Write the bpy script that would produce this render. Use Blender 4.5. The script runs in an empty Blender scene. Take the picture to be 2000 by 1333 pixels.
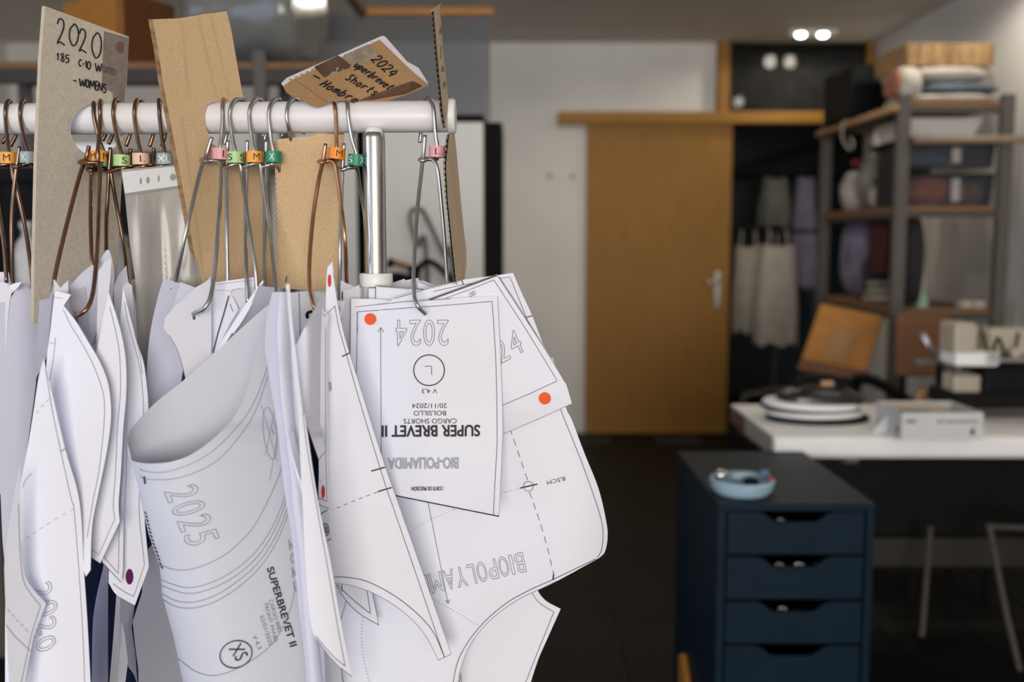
import bpy, bmesh, math, random
import numpy as np
from mathutils import Vector, Matrix
from mathutils.geometry import delaunay_2d_cdt

random.seed(7)
S = bpy.context.scene
C = S.collection

# ------------------------------------------------------------------ camera
F = 1944.0                                   # focal length for a 2000 px wide frame (35 mm lens)
PITCH = math.atan((666.5 - 470.0) / F)
CAMZ = 1.30
cam_data = bpy.data.cameras.new('camera')
cam = bpy.data.objects.new('camera', cam_data)
C.objects.link(cam)
cam.location = (0, 0, CAMZ)
cam.rotation_euler = (math.pi / 2 - PITCH, 0, 0)
cam_data.sensor_width = 36.0
cam_data.lens = F * 36.0 / 2000.0
cam_data.clip_start = 0.05
cam_data.dof.use_dof = True
cam_data.dof.focus_distance = 1.03
cam_data.dof.aperture_fstop = 3.3
S.camera = cam

# ------------------------------------------------------------------ world, light, exposure
W = bpy.data.worlds.new('world'); S.world = W
W.use_nodes = True
W.node_tree.nodes['Background'].inputs[0].default_value = (0.75, 0.85, 1.0, 1)
W.node_tree.nodes['Background'].inputs[1].default_value = 0.25

def area(name, loc, rot, sx, sy, power, col):
    l = bpy.data.lights.new(name, 'AREA'); l.shape = 'RECTANGLE'; l.size = sx; l.size_y = sy
    l.energy = power; l.color = col
    o = bpy.data.objects.new(name, l); C.objects.link(o); o.location = loc; o.rotation_euler = rot
    return o
# daylight through the shop window behind the camera
area('window_daylight', (0.35, -6.2, 1.5), (math.pi / 2, 0, 0), 3.8, 2.3, 405.0, (1.0, 0.955, 0.89))
# unseen cool fill added through a left wall opening to blue the paper shadows
area('side_fill', (-3.36, -0.3, 1.55), (math.pi / 2, 0, -math.pi / 2), 2.6, 1.6, 45.0, (0.52, 0.64, 1.0))

S.view_settings.view_transform = 'Standard'
S.view_settings.look = 'None'
S.view_settings.exposure = 0.0
S.view_settings.gamma = 1.0
S.view_settings.use_curve_mapping = False
S.cycles.use_denoising = True
S.cycles.max_bounces = 8
S.cycles.diffuse_bounces = 5
S.cycles.transparent_max_bounces = 16
S.cycles.sample_clamp_indirect = 4.0
S.cycles.caustics_reflective = False
S.cycles.caustics_refractive = False

# ------------------------------------------------------------------ helpers
CP, SP = math.cos(PITCH), math.sin(PITCH)
def P(px, py, d):
    """world point that lies at depth d (metres along +Y) in the direction of photo pixel px, py"""
    a = (px - 1000.0) / F; b = (666.5 - py) / F
    dy = CP + b * SP; dz = -SP + b * CP
    s = d / dy
    return Vector((a * s, d, CAMZ + dz * s))

def pmat(name, col, rough=0.6, metal=0.0, var=0.06, scale=30.0, bump=0.0, spec=0.5, stretch=(1, 1, 1), detail=4.0, emit=None, coat=0.0):
    m = bpy.data.materials.new(name); m.use_nodes = True
    nt = m.node_tree; b = nt.nodes['Principled BSDF']
    tc = nt.nodes.new('ShaderNodeTexCoord'); mp = nt.nodes.new('ShaderNodeMapping')
    mp.inputs['Scale'].default_value = stretch
    nz = nt.nodes.new('ShaderNodeTexNoise'); nz.inputs['Scale'].default_value = scale; nz.inputs['Detail'].default_value = detail
    nt.links.new(tc.outputs['Object'], mp.inputs['Vector']); nt.links.new(mp.outputs['Vector'], nz.inputs['Vector'])
    r = nt.nodes.new('ShaderNodeValToRGB')
    lo = [max(0, c * (1 - var)) for c in col]; hi = [min(1, c * (1 + var)) for c in col]
    r.color_ramp.elements[0].position = 0.3; r.color_ramp.elements[1].position = 0.7
    r.color_ramp.elements[0].color = (*lo, 1); r.color_ramp.elements[1].color = (*hi, 1)
    nt.links.new(nz.outputs['Fac'], r.inputs['Fac']); nt.links.new(r.outputs['Color'], b.inputs['Base Color'])
    b.inputs['Roughness'].default_value = rough; b.inputs['Metallic'].default_value = metal
    b.inputs['Specular IOR Level'].default_value = spec
    if coat: b.inputs['Coat Weight'].default_value = coat; b.inputs['Coat Roughness'].default_value = 0.15
    if bump:
        bp = nt.nodes.new('ShaderNodeBump'); bp.inputs['Strength'].default_value = bump; bp.inputs['Distance'].default_value = 0.002
        nt.links.new(nz.outputs['Fac'], bp.inputs['Height']); nt.links.new(bp.outputs['Normal'], b.inputs['Normal'])
    if emit:
        b.inputs['Emission Color'].default_value = (*emit[:3], 1); b.inputs['Emission Strength'].default_value = emit[3]
    return m

def glassy(name, col, keep, gloss_rough=0.05, diff=0.0, diffcol=(0.6, 0.6, 0.6)):
    """tinted pane or film: mostly see-through, fresnel gloss, a little scatter"""
    m = bpy.data.materials.new(name); m.use_nodes = True; nt = m.node_tree
    for n in list(nt.nodes): nt.nodes.remove(n)
    out = nt.nodes.new('ShaderNodeOutputMaterial')
    tr = nt.nodes.new('ShaderNodeBsdfTransparent'); tr.inputs[0].default_value = (*col, 1)
    gl = nt.nodes.new('ShaderNodeBsdfGlossy'); gl.inputs['Roughness'].default_value = gloss_rough; gl.inputs[0].default_value = (.9, .9, .9, 1)
    df = nt.nodes.new('ShaderNodeBsdfDiffuse'); df.inputs[0].default_value = (*diffcol, 1)
    nz = nt.nodes.new('ShaderNodeTexNoise'); nz.inputs['Scale'].default_value = 12.0
    mr = nt.nodes.new('ShaderNodeMapRange'); mr.inputs['To Min'].default_value = max(0, diff - 0.06); mr.inputs['To Max'].default_value = diff + 0.06
    nt.links.new(nz.outputs['Fac'], mr.inputs['Value'])
    m1 = nt.nodes.new('ShaderNodeMixShader'); nt.links.new(mr.outputs[0], m1.inputs[0])
    nt.links.new(tr.outputs[0], m1.inputs[1]); nt.links.new(df.outputs[0], m1.inputs[2])
    fr = nt.nodes.new('ShaderNodeFresnel'); fr.inputs[0].default_value = keep
    m2 = nt.nodes.new('ShaderNodeMixShader'); nt.links.new(fr.outputs[0], m2.inputs[0])
    nt.links.new(m1.outputs[0], m2.inputs[1]); nt.links.new(gl.outputs[0], m2.inputs[2])
    nt.links.new(m2.outputs[0], out.inputs[0])
    return m

def obj(name, bm, m, parent=None, smooth=False):
    me = bpy.data.meshes.new(name)
    if smooth:
        for f in bm.faces: f.smooth = True
    for e in bm.edges:                       # keep real corners crisp
        if len(e.link_faces) == 2 and e.link_faces[0].smooth and e.calc_face_angle(0) > 0.75: e.smooth = False
    bm.to_mesh(me); bm.free()
    for k in (m if isinstance(m, (list, tuple)) else [m]): me.materials.append(k)
    o = bpy.data.objects.new(name, me); C.objects.link(o)
    if parent: o.parent = parent
    return o

def put(o, parent):
    """parent a world-placed mesh under an Empty without moving it"""
    o.parent = parent; o.matrix_parent_inverse = parent.matrix_basis.inverted(); return o

def tag(o, label, cat, group=None, kind=None):
    o['label'] = label; o['category'] = cat
    if group: o['group'] = group
    if kind: o['kind'] = kind
    return o

def thing(name, label, cat, loc=(0, 0, 0), rotz=0.0, group=None):
    o = bpy.data.objects.new(name, None); C.objects.link(o)
    o.location = loc; o.rotation_euler = (0, 0, rotz); o.empty_display_size = 0.05
    o.matrix_basis = Matrix.Translation(Vector(loc)) @ Matrix.Rotation(rotz, 4, 'Z')
    return tag(o, label, cat, group)

def struct(name, bm, m, label=None, parent=None, smooth=False):
    o = obj(name, bm, m, parent, smooth); o['kind'] = 'structure'
    if label: o['label'] = label
    return o

def add_box(bm, x0, y0, z0, x1, y1, z1, bev=0.0, mi=0, rot=None):
    vs = [bm.verts.new((x, y, z)) for x in (x0, x1) for y in (y0, y1) for z in (z0, z1)]
    q = [(0, 1, 3, 2), (4, 6, 7, 5), (0, 4, 5, 1), (2, 3, 7, 6), (0, 2, 6, 4), (1, 5, 7, 3)]
    fs = [bm.faces.new([vs[i] for i in f]) for f in q]
    for f in fs: f.material_index = mi
    if rot is not None: bmesh.ops.transform(bm, matrix=rot, verts=vs)
    if bev:
        es = {e for f in fs for e in f.edges}
        bmesh.ops.bevel(bm, geom=list(es), offset=bev, segments=2, affect='EDGES', profile=0.5)
    return vs

def box(x0, y0, z0, x1, y1, z1, bev=0.0):
    bm = bmesh.new(); add_box(bm, x0, y0, z0, x1, y1, z1, bev); bmesh.ops.recalc_face_normals(bm, faces=bm.faces); return bm

def catmull(pts, n=8, closed=False):
    pts = [np.array(p, float) for p in pts]; out = []
    N = len(pts)
    segs = N if closed else N - 1
    for i in range(segs):
        p1, p2 = pts[i], pts[(i + 1) % N]
        p0 = pts[i - 1] if (i > 0 or closed) else 2 * p1 - p2
        p3 = pts[(i + 2) % N] if (i + 2 < N or closed) else 2 * p2 - p1
        for k in range(n):
            t = k / n
            out.append(0.5 * (2 * p1 + (p2 - p0) * t + (2 * p0 - 5 * p1 + 4 * p2 - p3) * t * t + (3 * p1 - p0 - 3 * p2 + p3) * t ** 3))
    if not closed: out.append(pts[-1])
    return out

def add_tube(bm, pts, r, seg=10, cap=True, mi=0):
    pts = [Vector(p) for p in pts]; rings = []
    up = Vector((0.13, 0.31, 0.94)).normalized()
    prev = None
    for i, p in enumerate(pts):
        t = (pts[min(i + 1, len(pts) - 1)] - pts[max(i - 1, 0)]).normalized()
        if prev is None:
            a = t.cross(up)
            if a.length < 1e-3: a = t.cross(Vector((1, 0, 0)))
        else:
            a = prev - t * prev.dot(t)
            if a.length < 1e-6: a = t.cross(up)
        a.normalize(); b = t.cross(a); prev = a
        rr = r[i] if isinstance(r, (list, tuple)) else r
        rings.append([bm.verts.new(p + (a * math.cos(2 * math.pi * k / seg) + b * math.sin(2 * math.pi * k / seg)) * rr) for k in range(seg)])
    for i in range(len(rings) - 1):
        for k in range(seg):
            f = bm.faces.new((rings[i][k], rings[i][(k + 1) % seg], rings[i + 1][(k + 1) % seg], rings[i + 1][k])); f.smooth = True; f.material_index = mi
    if cap:
        for rg in (rings[0][::-1], rings[-1]):
            f = bm.faces.new(rg); f.material_index = mi

def tube(pts, r, seg=10):
    bm = bmesh.new(); add_tube(bm, pts, r, seg); bmesh.ops.recalc_face_normals(bm, faces=bm.faces); return bm

def add_lathe(bm, prof, seg=32, loc=(0, 0, 0), axis='Z', smooth=True):
    rings = []
    for r, z in prof:
        ring = []
        for k in range(seg):
            a = 2 * math.pi * k / seg
            v = (r * math.cos(a), r * math.sin(a), z) if axis == 'Z' else ((z, r * math.cos(a), r * math.sin(a)) if axis == 'X' else (r * math.cos(a), z, r * math.sin(a)))
            ring.append(bm.verts.new((v[0] + loc[0], v[1] + loc[1], v[2] + loc[2])))
        rings.append(ring)
    for i in range(len(rings) - 1):
        for k in range(seg):
            f = bm.faces.new((rings[i][k], rings[i][(k + 1) % seg], rings[i + 1][(k + 1) % seg], rings[i + 1][k])); f.smooth = smooth
    for rg in (rings[0][::-1], rings[-1]):
        if (rg[0].co - rg[seg // 2].co).length > 1e-6: bm.faces.new(rg)

def lathe(prof, seg=32, loc=(0, 0, 0), axis='Z'):
    bm = bmesh.new(); add_lathe(bm, prof, seg, loc, axis); bmesh.ops.remove_doubles(bm, verts=bm.verts, dist=1e-6)
    bmesh.ops.recalc_face_normals(bm, faces=bm.faces); return bm

def prism(poly, ax, lo, hi, bev=0.0):
    """extrude a 2-D polygon: ax='Y' -> poly is (x,z); 'X' -> (y,z); 'Z' -> (x,y)"""
    bm = bmesh.new()
    def v(p, t):
        return {'Y': (p[0], t, p[1]), 'X': (t, p[0], p[1]), 'Z': (p[0], p[1], t)}[ax]
    a = [bm.verts.new(v(p, lo)) for p in poly]; b = [bm.verts.new(v(p, hi)) for p in poly]
    bm.faces.new(a); bm.faces.new(b[::-1])
    for i in range(len(poly)): bm.faces.new((a[i], b[i], b[(i + 1) % len(poly)], a[(i + 1) % len(poly)]))
    bmesh.ops.recalc_face_normals(bm, faces=bm.faces)
    if bev: bmesh.ops.bevel(bm, geom=list(bm.edges), offset=bev, segments=2, affect='EDGES', profile=0.5)
    return bm

def blob(loc, sx, sy, sz, seed=0, amp=0.15, sub=3, freq=3.0, flat=0.0, sq=0.7, rest=None):
    bm = bmesh.new(); bmesh.ops.create_icosphere(bm, subdivisions=sub, radius=1.0)
    rnd = random.Random(seed); ph = [rnd.uniform(0, 6.28) for _ in range(6)]
    for v in bm.verts:
        n = v.co.copy()
        k = 1 + amp * (math.sin(freq * n.x + ph[0]) * math.sin(freq * n.y + ph[1]) + 0.6 * math.sin(2.1 * freq * n.z + ph[2]) * math.sin(1.7 * freq * n.x + ph[3]) + .4 * math.sin(3 * freq * n.y + ph[4]))
        z = n.z
        if flat: z = math.copysign(min(abs(z), 1 - flat) / (1 - flat), z) if abs(z) > 1e-6 else 0
        e = lambda c: math.copysign(abs(c) ** sq, c)
        v.co = Vector((loc[0] + e(n.x) * k * sx, loc[1] + e(n.y) * k * sy, loc[2] + z * k * sz))
    if rest is not None:
        dz = rest - min(v.co.z for v in bm.verts)
        for v in bm.verts: v.co.z += dz
    for f in bm.faces: f.smooth = True
    return bm

# ------------------------------------------------------------------ room materials
M = {}
LAMP = 6.0                                  # each ceiling bulb
bulbm = pmat('lit_bulb', (.9, .95, .9), .4, emit=(0.90, 1.0, 0.88, 18.0))
M['wall'] = pmat('wall_plaster', (0.74, 0.725, 0.70), 0.9, var=0.04, scale=3)
M['ceil'] = pmat('ceiling_plaster', (0.60, 0.565, 0.51), 0.9, var=0.04, scale=3)
M['tile'] = pmat('dark_slate_tile', (0.007, 0.0066, 0.0055), 0.55, var=0.25, scale=9, spec=0.15)
M['grout'] = pmat('grout', (0.020, 0.018, 0.015), 0.9, var=0.15, scale=60)
M['oak'] = pmat('oak_veneer', (0.30, 0.15, 0.034), 0.55, spec=.2, var=0.10, scale=7, stretch=(9, 9, .7))
M['oakh'] = pmat('oak_lath', (0.36, 0.18, 0.04), 0.55, spec=.2, var=0.10, scale=7, stretch=(.7, 9, 9))
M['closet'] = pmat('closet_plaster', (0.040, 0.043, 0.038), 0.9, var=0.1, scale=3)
M['black'] = pmat('black_matte', (0.0055, 0.0055, 0.006), 0.6, var=0.2, scale=20, spec=0.12)
M['steel'] = pmat('brushed_steel', (0.54, 0.52, 0.49), 0.22, 1.0, var=0.08, scale=80, stretch=(12, 12, .3))
M['greymetal'] = pmat('grey_painted_metal', (0.085, 0.077, 0.066), 0.55, 0.2, var=0.08, scale=20)
M['particle'] = pmat('particle_board', (0.20, 0.10, 0.04), 0.7, var=0.15, scale=60)
M['white'] = pmat('white_laminate', (0.86, 0.845, 0.83), 0.45, var=0.03, scale=10)
M['navy'] = pmat('navy_lacquer', (0.0038, 0.0135, 0.0245), 0.5, var=0.06, scale=10, spec=0.12)
M['plyorange'] = pmat('orange_plywood', (0.42, 0.17, 0.025), 0.5, var=0.12, scale=8, stretch=(1, 6, 6))
M['plydark'] = pmat('brown_plywood', (0.15, 0.055, 0.014), 0.5, var=0.12, scale=8, stretch=(6, 6, 1))
M['beige'] = pmat('beige_enamel', (0.42, 0.37, 0.29), 0.4, var=0.05, scale=10)

# ------------------------------------------------------------------ room shell
RX, LX, BY, FY, CZ = 2.37, -3.3, 6.66, -6.0, 2.585
fl = struct('floor', box(LX, FY, -0.06, RX, 8.4, -0.006), M['grout'], 'floor of dark slate tiles')
bm = bmesh.new(); add_box(bm, 0.002, 0.002, -0.02, 0.290, 0.592, 0.0, bev=0.0015)
tile_me = bpy.data.meshes.new('tile'); bm.to_mesh(tile_me); bm.free(); tile_me.materials.append(M['tile'])
col = 0
x = 0.352 - 0.295 * 12
while x + 0.295 <= RX + 0.02:
    y = 0.65 + (0.0 if col % 2 else 0.30)
    while y + 0.595 <= BY + 0.02:
        t = bpy.data.objects.new('tile', tile_me); C.objects.link(t); t.parent = fl; t.location = (x, y, random.uniform(-.0008, .0004)); y += 0.595
    x += 0.295; col += 1
struct('ceiling', box(LX, FY, CZ, RX, BY, CZ + 0.1), M['ceil'], 'plain plaster ceiling')
struct('wall_back', box(LX, BY, 0, 1.335, BY + 0.14, CZ), M['wall'], 'white plaster back wall beside the sliding door')
struct('wall_right', box(RX, FY, 0, RX + 0.12, BY + 0.14, CZ), M['wall'], 'white plaster right wall behind the shelving')
bm = bmesh.new()
add_box(bm, LX - .12, FY, 0, LX, -1.62, CZ); add_box(bm, LX - .12, 1.02, 0, LX, BY, CZ); add_box(bm, LX - .12, -1.62, 0, LX, 1.02, .73); add_box(bm, LX - .12, -1.62, 2.37, LX, 1.02, CZ)
struct('wall_left', bm, M['wall'], 'plaster left wall with an opening added for the side fill light')
bm = bmesh.new()
add_box(bm, LX, FY - 0.14, 0, RX, FY, 0.35); add_box(bm, LX, FY - 0.14, 2.52, RX, FY, CZ)
add_box(bm, LX, FY - 0.14, 0.35, LX + 0.1, FY, 2.52); add_box(bm, 2.1, FY - 0.14, 0.35, RX, FY, 2.52)
struct('wall_front', bm, M['wall'], 'wall with the shop window behind the viewpoint')
# closet behind the opening
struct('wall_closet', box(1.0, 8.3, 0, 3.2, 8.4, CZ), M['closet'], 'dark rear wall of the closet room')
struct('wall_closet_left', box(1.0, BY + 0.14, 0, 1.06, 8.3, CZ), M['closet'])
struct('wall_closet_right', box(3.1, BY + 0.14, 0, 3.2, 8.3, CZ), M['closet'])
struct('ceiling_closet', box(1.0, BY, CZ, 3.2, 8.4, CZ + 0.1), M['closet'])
struct('trim_stair', prism([(1.35, 1.70), (2.9, 2.15), (2.9, 2.22), (1.35, 1.77)], 'Y', 7.55, 7.62), M['black'], 'dark sloping stair edge inside the closet')
# sliding door, track, transom
XB = lambda px: (px - 1000) / F * BY
door = struct('door_1', box(XB(1143), 6.575, 0.012, XB(1419), 6.615, 2.07, 0.003), M['oak'], 'oak veneered sliding door')
hb = bmesh.new()
add_box(hb, 1.335, 6.567, 0.86, 1.375, 6.575, 1.10, 0.003)
add_tube(hb, [(1.355, 6.575, 1.03), (1.355, 6.52, 1.03), (1.34, 6.515, 1.03), (1.24, 6.512, 1.03)], 0.009, 10)
put(obj('door_handle', hb, M['steel']), door)
struct('trim_1', box(XB(1088), 6.53, 2.055, XB(1652), 6.655, 2.128, 0.004), M['oakh'], 'long oak sliding door rail')
struct('trim_2', box(XB(1391), 6.60, 2.128, XB(1413), 6.74, CZ), M['oak'], 'upright oak post beside the transom pane')
struct('trim_3', box(XB(1675), 6.62, 2.0, XB(1685), 6.74, CZ), M['oak'])
wn = struct('window_1', box(XB(1413), 6.64, 2.528, XB(1675), 6.70, 2.56), M['black'], 'transom light above the closet opening')
M['pane'] = glassy('transom_glass', (0.35, 0.38, 0.36), 1.33, 0.03)
put(obj('pane', box(XB(1413), 6.665, 2.128, XB(1675), 6.673, 2.53), M['pane']), wn)
for i, px in enumerate((1073, 1118)):
    p = P(px, 345, BY)
    tag(obj('wall_peg', lathe([(0.0, -0.035), (0.012, -0.035), (0.014, -0.02), (0.007, -0.012), (0.007, 0.0), (0.014, 0.0)], 16, (p.x, BY - 0.001, p.z), 'Y'), pmat('peg', (0.25, 0.19, 0.13), 0.5)),
        ('small brown wall peg farther from the sliding door', 'small brown wall peg closer to the sliding door')[i], 'wall peg', 'wall pegs left of the door')

# ceiling spots with two bulbs each; most unseen ones are added room fill
for sx_, sy_, lab in ((1.85, 6.3, 'twin lit ceiling spotlight in front of the transom pane'), (0.40, 4.95, 'twin ceiling spotlight overhead in front of the sliding door'),
                      (-1.1, 4.6, 'unseen twin ceiling spotlight added as room fill behind the storage rack'), (0.6, 3.7, 'unseen twin ceiling spotlight added as room fill above the open floor'), (-1.1, 3.95, 'unseen twin ceiling spotlight added as room fill above the white cabinets'),
                      (1.95, 4.3, 'twin ceiling spotlight overhead above the metal shelving'), (1.7, 2.2, 'unseen twin ceiling spotlight added as room fill above the navy drawer unit')):
    sp = thing('ceiling_spotlight', lab or 'twin lit ceiling spotlight overhead outside the picture', 'spotlight', (sx_, sy_, CZ), group='ceiling spotlights')
    put(obj('housing', box(sx_ - .15, sy_ - .065, CZ - 0.018, sx_ + .15, sy_ + .065, CZ, 0.006), M['white']), sp)
    for dx in (-0.068, 0.068):
        put(obj('bulb', lathe([(0.0, -0.034), (0.018, -0.032), (0.026, -0.025), (0.028, -0.0185), (0.0, -0.0185)], 20, (sx_ + dx, sy_, CZ)), bulbm), sp)
        l = bpy.data.lights.new('bulb_light', 'SPOT'); l.energy = LAMP * (1.7 if sx_ > 1.9 else 1); l.spot_size = 3.0; l.spot_blend = .3; l.color = (1, 0.90, 0.76); l.shadow_soft_size = 0.04
        lo = bpy.data.objects.new('bulb_light', l); C.objects.link(lo); lo.location = (sx_ + dx, sy_, CZ - 0.06)
# ================================================================== BACKGROUND RIGHT
# ---- white work table
TZ = 0.74; TX0, TX1, TY0, TY1 = 0.752, 2.34, 2.806, 3.375
t = thing('work_table', 'white topped work table with rounded front edge, right side', 'table', (1.5, 3.1, 0))
prof = [(TY0 + .012, TZ), (TY1, TZ), (TY1, TZ - .062), (TY0 + .004, TZ - .062), (TY0 - .004, TZ - .05), (TY0 - .004, TZ - .018), (TY0, TZ - .006)]
put(obj('tabletop', prism(prof, 'X', TX0, TX1), M['white']), t)
put(obj('edge_strip', box(TX0 - .004, TY1 - .22, TZ - .06, TX0, TY1, TZ - .006), M['plydark']), t)['label'] = 'bare wooden edge where the white strip is missing'
put(obj('edge_strip', box(TX0 - .004, TY0 + .012, TZ - .058, TX0, TY1 - .22, TZ - .004), M['beige']), t)
for x, y in ((0.95, TY1 - .08), (2.2, TY1 - .08), (2.2, TY0 + .1)):
    put(obj('leg', box(x - .025, y - .025, 0, x + .025, y + .025, TZ - .062, .003), M['beige']), t)
put(obj('bracket', prism([(3.02, TZ - .062), (3.26, TZ - .062), (3.26, TZ - .16), (3.18, TZ - .16)], 'X', 1.08, 1.12), M['beige']), t)
put(obj('crossboard', box(0.98, TY1 - .10, 0.20, 2.18, TY1 - .07, 0.30, .002), pmat('dull_olive_board', (0.018, 0.015, 0.010), .7)), t)
def wire_rod(name, pts, r, m, seg=8): return obj(name, tube(pts, r, seg), m)
put(obj('back_panel', box(0.98, TY1 - .06, 0.30, 2.3, TY1 - .045, TZ - .064, .001), M['black']), t)  # black panel added to darken the shaded space under the table
q = thing('folding_stool', 'thin grey tube frame standing under the table', 'stool', (1.6, 3.2, 0))
for a in ([P(1817, 1030, 3.18), P(1800, 1245, 3.0)], [P(1932, 1030, 3.05), P(1965, 1200, 2.95), P(2000, 1345, 2.9)], [P(1925, 1028, 3.05), P(2060, 1034, 3.05)]):
    put(wire_rod('leg', a, .009, M['greymetal']), q)
put(wire_rod('leg', [P(2060, 1034, 3.05), P(2075, 1345, 2.9)], .009, M['greymetal']), q)

# ---- navy drawer unit
DX0, DX1, DY0, DY1, DZ = 0.473, 0.832, 2.23, 2.80, 0.70
d = thing('drawer_unit', 'navy blue drawer unit with scooped grips in front of the table', 'drawer unit', (0.65, 2.5, 0))
put(obj('top_panel', box(DX0, DY0, DZ - .018, DX1, DY1, DZ, .002), M['navy']), d)
for x0 in (DX0, DX1 - .018): put(obj('side_panel', box(x0, DY0, 0, x0 + .018, DY1, DZ - .018, .001), M['navy']), d)
put(obj('back_panel', box(DX0 + .018, DY1 - .01, 0, DX1 - .018, DY1, DZ - .018), M['navy']), d)
put(obj('plinth', box(DX0 + .018, DY0 + .02, 0, DX1 - .018, DY0 + .035, .085), M['navy']), d)
mid = (DX0 + DX1) / 2; pitch = 0.1065
metalbits = pmat('glinting_metal', (.75, .72, .68), .2, 1.0)
for i in range(5):
    zt = DZ - .020 - i * pitch; zb = zt - pitch + .006
    xl, xr = DX0 + .022, DX1 - .022
    poly = [(xl, zb), (xr, zb), (xr, zt)]
    poly += [(mid + .090, zt), (mid + .074, zt - .004), (mid + .052, zt - .021), (mid + .044, zt - .024), (mid - .044, zt - .024), (mid - .052, zt - .021), (mid - .074, zt - .004), (mid - .090, zt), (xl, zt)]
    f = put(obj('drawer', prism(poly, 'Y', DY0 + .002, DY0 + .018, .0012), M['navy']), d)
    put(obj('drawer_box', box(xl + .005, DY0 + .018, zb + .004, xr - .005, DY1 - .03, zb + .012), M['black']), f)
    n = (1, 3, 1, 0, 0)[i]
    for k in range(n):
        bx = mid + (-.03 + .045 * k + .01 * (i == 2)); s = .011 if k != 1 else .015
        tb = bmesh.new(); add_tube(tb, catmull([(bx - s * 1.4, DY0 + .03, zb + .016), (bx - s, DY0 + .035, zb + .055), (bx, DY0 + .04, zb + .072), (bx + s, DY0 + .035, zb + .066), (bx + s * 1.3, DY0 + .04, zb + .016)], 6), .006, 8)
        tag(obj('metal_tool', tb, metalbits), ('small metal loop showing in the grip of the topmost navy drawer', 'small metal loop at %s of the second navy drawer grip' % ('left', 'middle', 'right')[k], 'small metal loop showing in the grip of the third navy drawer')[i], 'tool', 'metal tools inside the drawers')
# bowl
bl = obj('bowl', lathe([(0.0, .003), (.058, .003), (.067, .014), (.0695, .033), (.073, .035), (.0765, .032), (.073, .012), (.062, 0.0), (0, 0)], 40, (0.550, 2.335, DZ)), pmat('pale_blue_plastic', (.36, .52, .62), .35), smooth=True)
tag(bl, 'pale blue shallow bowl of small parts on navy drawer unit', 'bowl')
for nm, lb, px, py, dd, sx, sy, sz, mm, cat in (
    ('pin_ball', 'shiny silver ball lying at the left rim of the blue bowl', 1408, 928, 2.33, .015, .015, .014, M['steel'], 'ball'),
    ('plastic_clip', 'pale blue plastic clip lying in the blue bowl', 1445, 930, 2.36, .026, .014, .010, pmat('pale_blue_clip', (.38, .52, .6), .4), 'clip'),
    ('bobbin', 'dark bobbin lying mid bowl on the navy drawer unit', 1468, 942, 2.31, .020, .012, .011, M['black'], 'bobbin'),
    ('red_clip', 'tiny red clip at the right rim of the blue bowl', 1506, 938, 2.32, .007, .006, .007, pmat('red_plastic', (.5, .03, .02), .4), 'clip'),
    ('thread_scrap', 'blue grey scrap of thread at the back of the blue bowl', 1492, 926, 2.36, .014, .014, .011, pmat('bluegrey_thread', (.1, .17, .24), .8), 'thread')):
    p = P(px, py, dd); tag(obj(nm, blob((p.x, p.y, max(p.z, DZ + sz + .004)), sx, sy, sz, seed=hash(nm) % 99 if False else len(nm), amp=.1, sub=2), mm), lb, cat)
pl = thing('wood_plank', 'short orange wood plank leaning at the foot of the drawers', 'plank', (.45, 2.5, 0))
put(obj('board', prism([(2.30, .0), (2.62, .0), (2.62, .175), (2.585, .19)], 'X', .455, .470, .001), M['plyorange']), pl)

# ---- things on the table
def on_table(px, py):
    yy = F * (CAMZ - TZ) / (py - 470.0); return P(px, py, yy)
ir = thing('pressing_iron', 'black pressing iron lying on white pads on the table', 'iron', (1.02, 3.05, TZ))
c0 = on_table(1590, 822); cx, cy = c0.x, c0.y
def ell(z0, z1, rx, ry, dx=0, dy=0, tilt=0.0):
    bm = bmesh.new(); add_lathe(bm, [(0, z0), (.96, z0), (1.0, z0 + (z1 - z0) * .3), (1.0, z0 + (z1 - z0) * .7), (.96, z1), (0, z1)], 40)
    for v in bm.verts: v.co = Vector((v.co.x * rx + cx + dx, v.co.y * ry + cy + dy, v.co.z + TZ + tilt * v.co.x * rx))
    bmesh.ops.remove_doubles(bm, verts=bm.verts, dist=1e-6); bmesh.ops.recalc_face_normals(bm, faces=bm.faces); return bm
put(obj('sole_pad', ell(.0, .016, .160, .112, .01), M['black']), ir)
put(obj('white_pad', ell(.016, .032, .152, .110, .0, .005), M['white']), ir)
put(obj('sole_pad', ell(.031, .040, .156, .112, -.01, .01, -.03), M['black']), ir)
put(obj('white_pad', ell(.040, .058, .150, .112, -.01, .01, -.03), M['white']), ir)
by = bmesh.new()
outl = [(-.12, .05), (-.13, -.0), (-.10, -.045), (.0, -.055), (.10, -.045), (.135, .0), (.11, .045), (0, .06)]
ring0 = [(cx + a + .02, cy + b, TZ + .056 - .03 * a) for a, b in [tuple(p) for p in catmull(outl, 5, True)]]
lv = [[by.verts.new((cx + .02 + (p[0] - cx - .02) * s, cy + (p[1] - cy) * s, p[2] + h)) for p in ring0] for s, h in ((1, 0), (1.0, .018), (.85, .034), (.6, .046))]
for i in range(3):
    for k in range(len(ring0)): fq = by.faces.new((lv[i][k], lv[i][(k + 1) % len(ring0)], lv[i + 1][(k + 1) % len(ring0)], lv[i + 1][k])); fq.smooth = True
by.faces.new(lv[3]); by.faces.new(lv[0][::-1]); bmesh.ops.recalc_face_normals(by, faces=by.faces)
put(obj('iron_body', by, pmat('black_gloss_plastic', (.012, .012, .014), .25)), ir)
put(wire_rod('handle', catmull([(cx - .06, cy, TZ + .095), (cx - .045, cy, TZ + .125), (cx + .02, cy, TZ + .132), (cx + .075, cy, TZ + .12), (cx + .085, cy, TZ + .09)], 6), .014, M['black']), ir)
put(obj('knob', box(cx + .01, cy - .03, TZ + .108, cx + .05, cy - .012, TZ + .125, .004), pmat('tan_plastic', (.42, .23, .13), .5)), ir)
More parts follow.
